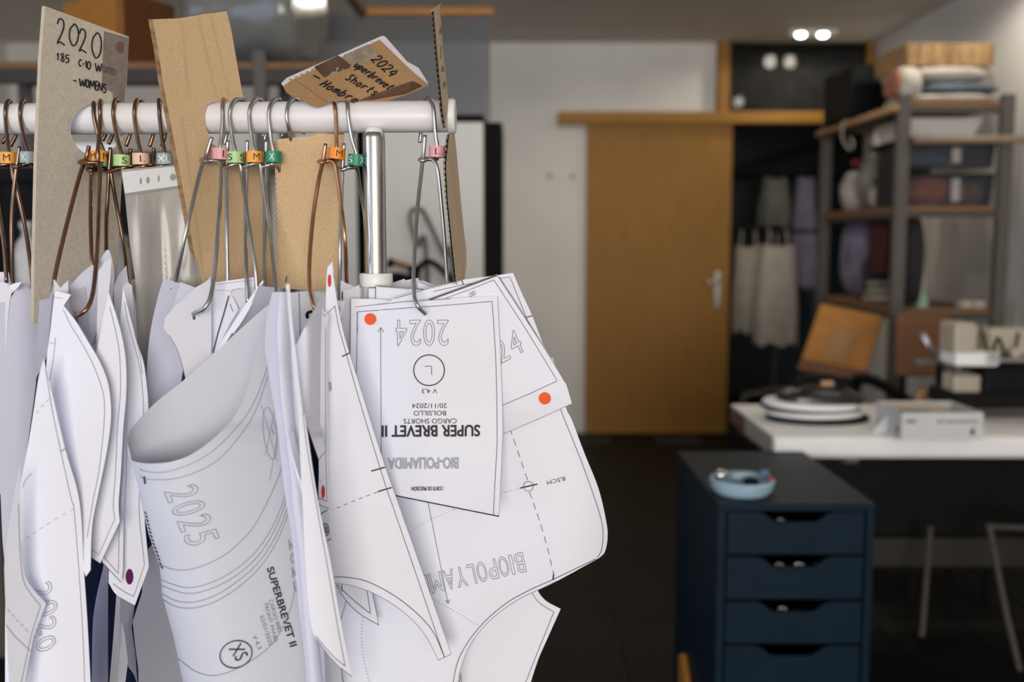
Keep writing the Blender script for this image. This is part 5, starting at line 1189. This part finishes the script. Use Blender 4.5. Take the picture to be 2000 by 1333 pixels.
s5a = paper('lavender shaded sheet second in the upright slices, darkening to the right', [(546, 573), (559, 570.5)] + cr((560, 590), (566, 650), (573, 700), (584, 800), (592, 880), (600, 980), (612, 1100), (622, 1250), (640, 1420)) + m5[::-1], lambda x, y: .8615 + .0000240 * max(0, x - float(np.interp(y, [571, 700, 822, 925, 1080, 1332, 1420], [546, 544, 555, 567, 584, 606, 612]))) ** 2 - .0004, PL, grid=6)
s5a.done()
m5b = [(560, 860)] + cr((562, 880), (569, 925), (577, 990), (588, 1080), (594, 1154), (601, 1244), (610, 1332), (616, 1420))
paper('lavender shaded sheet third in the upright slices', m5b + [(640, 1420), (618, 1250), (606, 1100), (598, 990), (588, 900), (572, 840)], lambda x, y: .850 + .000024 * max(0, x - float(np.interp(y, [860, 925, 1080, 1332, 1420], [560, 569, 588, 610, 616]))) ** 2, PL, grid=6).done()
s6 = paper('grey shaded sheet under the kraft panel between slices', [(566, 572), (600, 569), (640, 572), (645, 640), (640, 760), (580, 760), (570, 660)], aff(1.0, 600, 620, .0004), PG); s6.line([(584, 572), (588, 690)], 2.0, 'faint'); s6.line([(612, 571), (614, 600)], 1.2, 'faint'); s6.done()
tag(obj('binder_ring', tube(catmull([P(601, 622, .985), P(599.5, 616, .985), P(602, 611, .99), P(608, 609, .996)], 5), .0016, 8), M['black']), 'black binder ring end behind the curled sheet under kraft panel', 'ring')
s7a = paper('pointed pale sheet between copper hanger leg and pole', [(665, 548), (680, 555), (694, 561), (706, 561), (712, 700), (684, 700), (664, 620)], aff(1.034, 690, 600, .0003), PG); s7a.done()
s7b = paper('pale sheet with ruled corner left of the front sheet', [(668, 569), (674, 567)] + cr((680, 565), (690, 562), (702, 556)) + [(706, 640), (690, 720), (667, 640)], aff(1.026, 690, 600, .0002), PG); s7b.line([(668.4, 570), (669, 586)], 2.6, 'navy'); s7b.line([(684, 690), (676, 697)], 3.0, 'band'); s7b.done()
s7c = paper('tiny white sheet corner right of the raised tip', [(655, 586), (674, 590), (667, 622), (660, 620)], aff(.985, 665, 600, .0003), grid=8); s7c.line([(661, 599), (664, 601), (664, 606)], 1.2); s7c.done()

# ---- big rolled piece --------------------------------------------------------------------------
XL = lin([824, 838, 864, 905, 946, 993, 1046, 1107, 1165, 1245, 1322, 1440], [268, 255, 248.5, 257, 269, 278, 291, 312, 317, 339, 355, 378])
XR = lin([600, 700, 760, 835, 930, 1057, 1172, 1253, 1345, 1440], [532, 520, 529, 542, 552, 571, 582, 592, 600, 610])
def DR(x, y):                                           # outer face
    u = (x - XL(y)) / 330.0; u = max(0.0, u)
    w = 1 - min(1, u / .30)
    return .846 + .040 * (1 - math.sqrt(max(0, 1 - w * w))) + .11 * max(0, u - .28) ** 1.5 + .00005 * (y - 900)
def DB(x, y):                                           # inner face seen through the mouth
    u = max(0.0, (x - (XL(max(y, 864)) if y > 700 else XL(864))) / 330.0)
    w = 1 - min(1, u / .30)
    return .846 + .040 + .030 * math.sqrt(max(0, 1 - w * w)) + .070 * u + .00005 * (min(y, 1000) - 900)
front_rim = cr((248.5, 864), (251, 884), (257, 899), (272, 904), (293, 906), (331.6, 903), (370, 890), (408, 864.5), (446, 829), (472, 788), (485, 750), (500, 691), (512, 645), (524, 604))
left_edge = [(XL(y), y) for y in (1440, 1380, 1322, 1245, 1165, 1107, 1046, 993, 946, 905, 880, 864)]
back_rim = cr((248.5, 864), (253, 842), (268, 824), (306, 785), (357, 744.6), (418, 691), (480, 633.5), (523, 596))
outer = front_rim + [(545, 640), (560, 760), (575, 900), (592, 1057), (606, 1172), (616, 1300), (626, 1440)] + left_edge
inner = back_rim + [(545, 610), (550, 700), (540, 900), (560, 1100)] + [(400, 1100), (320, 1080)] + [(XL(y) + 1.2, y) for y in (1046, 993, 946, 905, 880)]
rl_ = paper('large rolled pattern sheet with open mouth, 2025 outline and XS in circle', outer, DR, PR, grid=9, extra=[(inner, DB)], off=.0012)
rl_.line(cr((272, 915), (281, 920.5), (319, 923), (370, 908), (421, 877), (472, 824), (500, 778), (522, 718), (526, 700)), 1.3, 'soft'); rl_.line(cr((274, 930), (283, 936), (331.6, 937), (382.6, 923), (433.6, 892.5), (484.7, 829), (506, 785), (524, 732)), 1.3, 'soft')
rl_.line(cr((305, 1100), (314, 1104.5), (344, 1114), (384, 1110), (437, 1086), (477, 1051.5), (500, 1022), (530, 965), (556, 900)), 1.3, 'soft')
b1 = cr((312, 1130), (315, 1133.6), (357.5, 1148), (397, 1144), (450, 1120), (500, 1078), (537, 1020), (562, 955)); b2 = cr((313, 1157), (316, 1160), (344, 1174.7), (384, 1176), (437, 1155), (500, 1104.5), (540, 1045), (568, 975))
for b in (b1, b2): rl_.line(b, 1.3, 'soft'); rl_.line([(x + 1.5, y + 11.5) for x, y in b], 1.3, 'soft')
rl_.line([(281, 931), (283, 946)], 4.0, 'bold'); rl_.circ(460.8, 1279, 32, 26, 2.6, 'bold', -.35)
for i, ch_ in enumerate('2025'):
    rl_.text(ch_, (320 + i * 12.6, 962 + i * 28.8), (9.0, 21.5), (62, -17), off=.055, fill=False, w=1.5, ink='soft')
rl_.text('XS', (446, 1268), (16, 26), (24, -13), 'bold')
btext(rl_, 'SUPERBREVET II', (521, 1111), (46, 154), (13, -4), 'bold', .9)
rl_.text('CARGO BIBS', (524.5, 1174), (19, 63), (7.5, -2.6), 'soft'); rl_.text('FRONT PANEL', (515, 1181), (21.5, 77), (7.5, -2.6), 'soft'); rl_.text('22/01/2025', (507, 1204), (19, 59), (7.5, -2.6), 'soft'); rl_.text('V 4,3', (492, 1244), (12, 26), (8, -3.4), 'soft')
rl_.line(cr((347, 1287), (384, 1313.7), (424, 1320), (477, 1300), (529.5, 1260.7), (562, 1205), (577, 1149.5)), 1.2, 'soft')
rl_.circ(527, 847, 12.5, 51, 1.1, 'soft', -.12); rl_.line([(510, 790), (541, 903)], .9, 'soft'); rl_.line([(537, 800), (518, 890)], .9, 'soft'); rl_.line([(531, 838), (534.5, 850)], 1.0); rl_.line(cr((527, 940), (537, 880), (541, 860)), 1.0, 'soft')
for i, ch_ in enumerate('2025'): rl_.text(ch_, (563 + i * 3.2, 1055 + i * 27), (2.6, 21), (11, -3), off=.05, fill=False, w=1.0, ink='soft')
for k in range(15):
    y = 1000 + k * 7.6; x = XL(y); rl_.line([(x + 1.5, y), (x + 6, y + 5)], 2.6, 'bold')
rl_.done()

# ---- left bundle ------------------------------------------------------------------------------------
L4 = paper('white pattern sheet with angular corner at the lower left edge of the picture', cr((39, 905), (40, 950), (40, 990), (42, 1059), (48, 1120), (64, 1150), (91, 1179)) + [(66, 1245), (47, 1340), (30, 1420), (24, 1420), (18, 1340), (11, 1200), (8, 1110)] + cr((8, 1110), (13, 1055), (24, 985), (39, 905)), aff(.868, 40, 1100, .00035), grid=12)
L4.line(cr((36, 985), (38, 1059), (44, 1128), (58, 1158), (79, 1184)) + [(61, 1240), (40, 1340)], 1.2, 'soft'); L4.dash([(15, 1192), (57, 1238)], 7, 6, 1.2, 'soft'); L4.line(cr((11, 1221), (30, 1245), (61, 1274)), 1.2, 'soft'); L4.line([(66, 1243), (71, 1247)], 1.2, 'soft'); L4.line(cr((42.5, 1059), (48.5, 1120), (64.5, 1150), (91, 1179.5)) + [(66, 1245), (50, 1330)], .9, 'faint'); L4.done()
o3 = cr((86, 699), (90, 722), (102, 767.5), (127.5, 877), (155.6, 980), (164, 1112), (171, 1218), (177, 1333), (181, 1420))
L3 = paper('white sheet with a seam border and 2020 outline at the lower left', o3 + [(10, 1420), (10, 1200)] + cr((12, 1110), (20, 1050), (33, 985), (45, 920), (58, 850), (66, 800), (76, 735), (86, 699)), lambda x, y: .893 + .00012 * (x - 100) + .0000009 * max(0, 130 - x) ** 2, grid=14)
L3.line(cr((88, 722), (92, 742), (102, 803), (120, 890), (140, 980), (144, 993), (153.6, 1112), (161, 1230), (165.5, 1340)), 1.2, 'soft'); L3.line(o3, .9, 'faint')
L3.dash(cr((96, 780), (80, 796), (67, 814)), 9, 8, 1.2, 'soft'); L3.dash(cr((144, 994.5), (110, 1014), (75, 1036), (50, 1053)), 10, 8, 1.2, 'soft'); L3.line([(119, 882), (128, 877)], 1.6, 'bold'); L3.line(cr((62, 925), (50, 938), (44, 952)), 1.2, 'soft'); L3.line([(103, 772), (107, 769)], 1.2, 'soft')
for i, (cx_, cy_) in enumerate(((83, 1155), (93, 1189), (91, 1222), (90, 1258))):
    ch_ = '2020'[i]; L3.text(ch_, (cx_ - 21.5, cy_ - 3.5), (7, 24), (36, -17), off=.05, fill=False, w=1.4, ink='soft')
L3.done()
o2 = cr((124.5, 597), (150, 630), (168, 660), (195, 706.5), (210, 744), (216, 780), (217, 819), (211, 870), (199, 933), (189, 980), (180, 1030), (177, 1114))
L2 = paper('bright white curved sheet with wide seam border, clipped at top left', [(107, 569), (124, 572), (138.7, 576)] + o2 + [(168, 1127), (150, 1080), (130, 1000), (100, 850), (88, 760), (92, 690), (99, 640)], lambda x, y: .914 + .00004 * (x - 150) - .00006 * (y - 850) + .0000006 * (x - 170) ** 2, grid=14)
L2.line(cr((123, 605), (140, 640), (153, 660), (180, 709.5), (198, 756), (203.7, 787.5), (203, 825), (199, 870), (191, 933), (181, 980), (170, 1050)), 1.2, 'soft'); L2.line(o2, .9, 'faint'); L2.line([(106, 581), (122, 583)], 1.2, 'soft'); L2.line(cr((108, 660), (104, 700), (96, 745)), 1.0, 'faint'); L2.line([(94, 669), (106, 672)], .9, 'faint'); L2.done()
o5 = cr((212, 570), (226, 612), (238, 655), (246, 705), (247, 765), (241, 840), (236, 930), (232, 985), (234, 1020))
L5 = paper('white sheet with seam border right of the bright curved sheet', o5 + [(196, 1101), (179, 1090), (180, 1000), (190, 933), (195, 850), (185, 706), (198, 640)], lambda x, y: .930 + .00010 * (x - 215) - .00005 * (y - 850), grid=12)

L5.line(cr((214, 600), (224, 640), (233, 690), (235, 765), (229, 840), (225, 930), (221, 985), (224, 1014)) + [(193, 1084), (180, 1074)], 1.2, 'soft'); L5.line(o5 + [(196, 1101)], .9, 'faint'); L5.done()
L5b = paper('white sheet with cut corner tucked between two bordered sheets', cr((238, 690), (247, 760), (246, 900), (242, 1000), (240, 1112)) + [(237, 1139), (200, 1100), (195, 1000), (210, 800)], lambda x, y: .942 + .00022 * (x - 220) - .00004 * (y - 850), grid=12)
L5b.line(cr((240, 760), (238, 900), (233, 1010), (231, 1122)) + [(202, 1088)], 1.2, 'soft'); L5b.line([(237, 1139), (200, 1100)], 1.0); L5b.done()
o6 = cr((241, 556), (248, 592), (258, 632), (270, 675), (281, 710), (287, 755), (290, 800), (287, 860), (283, 950), (282, 1006), (291, 1107))
L6 = paper('white sheet with a purple dot near its pointed lower end', o6 + [(263.5, 1183)] + cr((263.5, 1183), (243, 1172), (225, 1160), (212, 1139)) + [(215, 1000), (225, 850), (232, 700), (235, 620)], lambda x, y: .953 + .00018 * (x - 240) - .00004 * (y - 850) + (.00003 * max(0, 1000 - y) if False else 0), grid=12)
L6.line(cr((243, 590), (250, 630), (262, 675), (272, 715), (278, 760), (280, 810), (277, 870), (273, 950), (272, 1010), (282, 1104)) + [(261, 1166)] + cr((261, 1166), (243, 1157), (220, 1141)), 1.2, 'soft'); L6.line(o6, .9, 'faint')
L6.line(cr((262, 650), (272, 690), (278, 730)), .9, 'faint'); L6.disc(252.8, 1127.5, 7.4, 15.2, 'purple'); L6.done()
# sheets behind the copper hanger
L7 = paper('lavender shaded curved sheet with a raised tip behind the copper hanger', cr((118, 600), (126, 572), (142, 553), (159, 534), (177, 520), (187, 519)) + cr((187, 519), (197, 505), (207, 489)) + cr((207, 489), (214, 491), (222, 523), (223, 549), (221, 570)) + [(210, 690), (205, 720), (168, 700), (140, 650)], lambda x, y: .972 + .00030 * (x - 150), PL, grid=12)
L7.line([(199, 568), (203, 569)], 1.2); L7.line(cr((201, 620), (190, 650), (178, 680)), 1.2); L7.line([(203, 640), (183, 675)], 1.0); L7.done()
paper('pale sheet with square corner in front of the lavender shaded curved sheet', [(205, 511), (217, 507), (216, 540), (212, 575)] + cr((212, 575), (206, 640), (197, 700)) + [(188, 700), (190, 600), (192, 530)], lambda x, y: .960 + .0003 * (x - 200), grid=10).done()
patch_child('tape_patch', [(136, 570), (166, 560), (172, 600), (176, 660), (150, 625), (136, 600)], L7.D, pmat('cloudy_tape', (.56, .55, .62), .5, var=.03), L7.o, .0008)
tag(obj('paper_clip', tube(catmull([P(150, 640, .962), P(148, 622, .956), P(144, 613, .954), P(138, 614, .956), P(137, 622, .958)], 6), .0019, 8), steelw), 'grey wire clip on the bend of the copper hanger', 'clip')
L8 = paper('lavender shaded sheet standing left of the bright curved sheet before grey board', [(76.5, 587), (96, 583.5)] + cr((96, 583.5), (101, 570), (106, 550)) + [(110, 569), (104, 600), (97, 660), (90, 700), (70, 740), (73, 660)], lambda x, y: .953 + .0005 * (x - 90), PL, grid=10)
L8.line([(104, 575), (93, 690)], 1.4, 'faint'); L8.done()
paper('torn paper tips rising above the bright curved sheet', [(104, 548), (107, 546), (112, 556), (113, 544), (115.5, 541)] + cr((115.5, 541), (112, 552), (118, 562), (124, 556), (133.5, 548)) + [(133, 576), (132, 660), (120, 640), (108, 580)], lambda x, y: .945 + .0003 * (x - 110), grid=8).done()
paper('pale mauve shaded sheet beside the lower end of the plastic sleeve', [(222, 562), (230, 540), (240, 527), (247, 519)] + cr((247, 519), (250, 545), (256, 565), (264, 590), (268, 660)) + [(268, 720), (240, 720), (226, 640)], lambda x, y: 1.0 + .0005 * (x - 240), PG, grid=10).done()
t_ = paper('thin white folded sheet edge above the purple dot sheet', cr((238, 610), (241, 560), (246.5, 531)) + cr((246.5, 531), (240, 560), (248, 552), (258, 558)) + [(262, 620), (268, 700), (258, 690), (250, 620)], lambda x, y: .985 + .0004 * (x - 240), grid=8); t_.done()
# far left
paper('broad lavender shaded sheet leaning into shadow at far left', [(-60, 600), (10, 590)] + cr((18, 590), (28, 570), (39.5, 554)) + [(50, 556), (62, 568), (84, 580), (84, 640), (78, 660)] + cr((76, 670), (70, 750), (57, 845), (46, 920), (36, 985), (22, 1050), (10, 1112)) + [(5, 1060), (1, 966), (-60, 950)], lambda x, y: 1.012 + .00030 * (x - 30) + .0000035 * max(0, x - 35) ** 2, PL, grid=14).done()
paper('white curled top sheet at the far left edge', [(-60, 556), (0, 552), (8, 551)] + cr((8, 551), (16, 557), (22, 563), (28, 568)) + cr((28, 568), (20, 582), (14, 640), (6, 760), (2, 840)) + [(-60, 840)], lambda x, y: 1.004 + .0002 * x, PW, grid=14).done()
paper('grey shaded white sheet end behind the far left hanger legs', [(-40, 533), (8, 531.5), (17, 532), (21, 556), (24, 600), (-40, 600)], lambda x, y: 1.045, PG).done()
paper('crumpled white paper tip left of the grey board', [(28, 570), (31, 545), (34, 539.5), (41, 546), (47, 552), (58, 545), (62, 575), (62, 600), (30, 600)], lambda x, y: 1.032 + .0004 * (x - 30), PW, grid=8).done()
paper('cream torn paper edge left of the grey board', [(18, 558), (30, 553), (42, 551), (36, 561), (28, 568), (20, 566)], lambda x, y: 1.000, PW, grid=8).done()
# ---- centre bundle ------------------------------------------------------------------------------------
for k, (dx, lab) in enumerate(((0, 'lavender shaded upright sheet, nearest of three left of hooked sheet'), (9, 'lavender shaded upright sheet, middle of three left of hooked sheet'), (22, 'lavender shaded upright sheet, rearmost of three left of hooked sheet'))):
    paper(lab, cr((320 + dx, 543 + 4 * k), (312 + dx, 568), (300 + dx, 615), (292 + dx, 660), (287 + dx, 720), (284 + dx * .8, 860)) + [(330 + dx, 860), (352, 760), (372, 620), (381, 561), (365 if k < 2 else 381, 556 if k < 2 else 561)] + ([(350, 553)] if k < 2 else [(360, 554)]), (lambda k, dx: lambda x, y: .998 + .008 * k + .0004 * (x - 300 - dx))(k, dx), PL, grid=12).done()
c1 = paper('pale sheet with an angled corner above the hooked sheet', [(350, 560), (352, 551), (366, 556), (380, 561.5), (372, 590), (345, 640), (334, 660), (338, 600)], lambda x, y: .992 + .0003 * (x - 350), PL, grid=10); c1.line([(333, 563), (335, 566)], 1.6, 'bold'); c1.done()
C2 = paper('pale sheet pierced by the pink ring hanger, with a taped hole', cr((411, 539.5), (406, 547), (396, 554), (382, 561.5)) + [(340, 600)] + cr((340, 600), (330, 612), (322, 621)) + [(319.6, 642), (330, 655)] + cr((330, 655), (345, 681), (355, 711), (362, 738)) + [(364, 860), (413, 800), (413, 640), (412, 560)], lambda x, y: .980 + .00024 * (x - 370), PG, grid=11, holes=[[(379 + 3.0 * math.cos(a * .5), 620 + 5.6 * math.sin(a * .5)) for a in range(13)]])
patch_child('tape_patch', [(352, 622), (378, 560), (392, 560), (404, 640), (404, 664), (392, 672), (358, 646)], lambda x, y: C2.D(x, y), pmat('clear_tape_film', (.60, .59, .62), .35, var=.02), C2.o, .0004) if False else None
C2.line(cr((330, 655.6), (345, 681.6), (355, 711.6), (361, 736)), 1.0, 'faint'); C2.done()
c3 = paper('bright flat sheet behind the wires below the tall kraft board', [(411, 553), (440, 549), (497, 541.5), (500, 560), (490, 640), (470, 760), (405, 820), (405, 640)], lambda x, y: 1.0 + .00006 * (x - 413), PW, grid=12); c3.line([(420, 556), (470, 550), (497, 547)], .9, 'faint'); c3.line([(419, 567), (450, 568)], .8, 'faint'); c3.done()
c4 = paper('grey shaded sheet with a rounded corner among the wires', cr((449.5, 572), (452, 567), (460, 565)) + [(470, 563.5), (483, 562), (500, 559), (505, 600), (480, 650), (466, 606), (455, 586)], lambda x, y: .995 + .0002 * (x - 450), PG, grid=9); c4.line([(466, 604.5), (455, 585)], 1.2); c4.line([(450, 573), (456, 566), (470, 564)], 1.0, 'faint'); c4.done()
c4b = paper('white sheet edge with a ruled corner beside the grey shaded rounded sheet', [(447, 577), (455, 580.5), (466, 605), (452, 628), (436, 660), (424, 700), (412, 700), (424, 660), (436, 620)], lambda x, y: .988 + .0002 * (x - 440), PW, grid=9); c4b.line([(449, 594), (455, 609)], 1.2); c4b.line([(447, 578), (438, 610), (426, 650), (416, 690)], 3.4, 'band'); c4b.done()
paper('dark lavender shaded sheet fanning up right, lowest of the fan', cr((499, 570), (486, 590), (466, 622), (446, 655), (424, 692)) + [(424, 760), (480, 760), (494, 640), (497, 590)], lambda x, y: .985 + .0010 * ((x - 424) * .72 + (y - 692) * .69), PL, grid=9).done()
paper('white paper edge in the fan of sheets', cr((513, 548), (505, 558), (495, 572), (480, 594), (462, 622), (440, 655), (421, 690)) + cr((426, 694), (446, 662), (466, 630), (484, 604), (499, 578), (508, 562), (515, 551)), lambda x, y: .9565, PW, grid=7).done()
paper('slim white sheet edge inside the fan of sheets', cr((492, 589), (484, 600), (470, 621), (452, 650)) + cr((456, 652), (474, 626), (487, 604), (494, 590)), lambda x, y: .953, PW, grid=7).done()
paper('grey lavender shaded sheet topmost in the fan of sheets', [(506, 557), (517, 560), (536, 561.5), (536, 600), (500, 690), (430, 720)] + cr((430, 690), (452, 652), (474, 620), (492, 590), (506, 557)), lambda x, y: .974 + .0009 * ((x - 430) * .72 + (y - 690) * .69), PG, grid=9).done()

# ---- shadowed sheets hanging deeper in the left bundle ------------------------------------------------
def st_(x0, d0, g): return lambda x, y: d0 + g * (x - x0)
paper('dark lavender shaded sheet deep in the bundle right of the bordered white sheet', cr((203, 1090), (201, 1111), (189, 1163), (182, 1208), (180, 1262), (179, 1332), (178, 1420)) + [(212, 1420), (211, 1332), (211, 1141), (212, 1090)], st_(180, 1.0, .0018), PL, grid=9).done()
paper('pale narrow sheet deep in the bundle below the purple dot sheet', cr((229, 1120), (227, 1165), (220, 1262), (214, 1332), (210, 1420)) + [(224, 1420)] + cr((226, 1340), (232, 1280), (234, 1201), (238, 1120)), st_(220, .985, .0008), PW, grid=8).done()
paper('white sheet with a slanted end low in the bundle below purple dot', [(232, 1280), (234, 1200), (244, 1240), (250, 1293), (245, 1332), (240, 1420), (220, 1420), (225, 1332)], st_(225, .994, .0006), PW, grid=8).done()
paper('mid lavender shaded sheet hanging below the purple dot sheet', [(233, 1120), (234, 1172), (236, 1262)] + cr((236, 1262), (248, 1298), (266, 1332), (276, 1420)) + [(292, 1420), (268, 1330), (264.6, 1280), (257, 1226), (263, 1183), (268, 1120)], st_(236, 1.0, .0013), PL, grid=9).done()
paper('large shadowed lavender sheet between purple dot and rolled sheet', [(284, 1080), (277, 1159), (259, 1215), (264, 1262), (270, 1307), (272, 1420), (400, 1420), (372, 1300), (340, 1200), (318, 1120), (300, 1060)], st_(260, 1.02, .00115), PL, grid=10).done()
paper('short pointed lavender shaded sheet beside the left edge of the rolled sheet', [(313, 1150), (318, 1200), (326, 1235), (333, 1258), (337, 1242), (345, 1260), (345, 1160)], st_(315, .99, .0011), PL, grid=9).done()

def cloth(lab, outl, D):  # added navy sheets that stand in for the deep shade between papers
    bm = bmesh.new(); patch(bm, outl, D, 12, .001); return tag(obj('gap_shade_sheet', bm, pmat('navy_gap_shade', (.008, .013, .04), .95, var=.15, scale=60, spec=.1)), lab, 'cloth', 'navy sheets darkening the bundle gaps')
cloth('added navy sheet darkening the gap behind the curled flap', [(575, 760), (640, 760), (650, 1000), (655, 1420), (590, 1420), (580, 1000)], lambda x, y: 1.036 + .0004 * (x - 600))
cloth('added navy sheet darkening the gaps behind the purple dot sheet', [(150, 1020), (360, 1020), (380, 1420), (150, 1420)], lambda x, y: 1.20 + .0004 * (x - 150) + .004 * math.sin(x * .12))
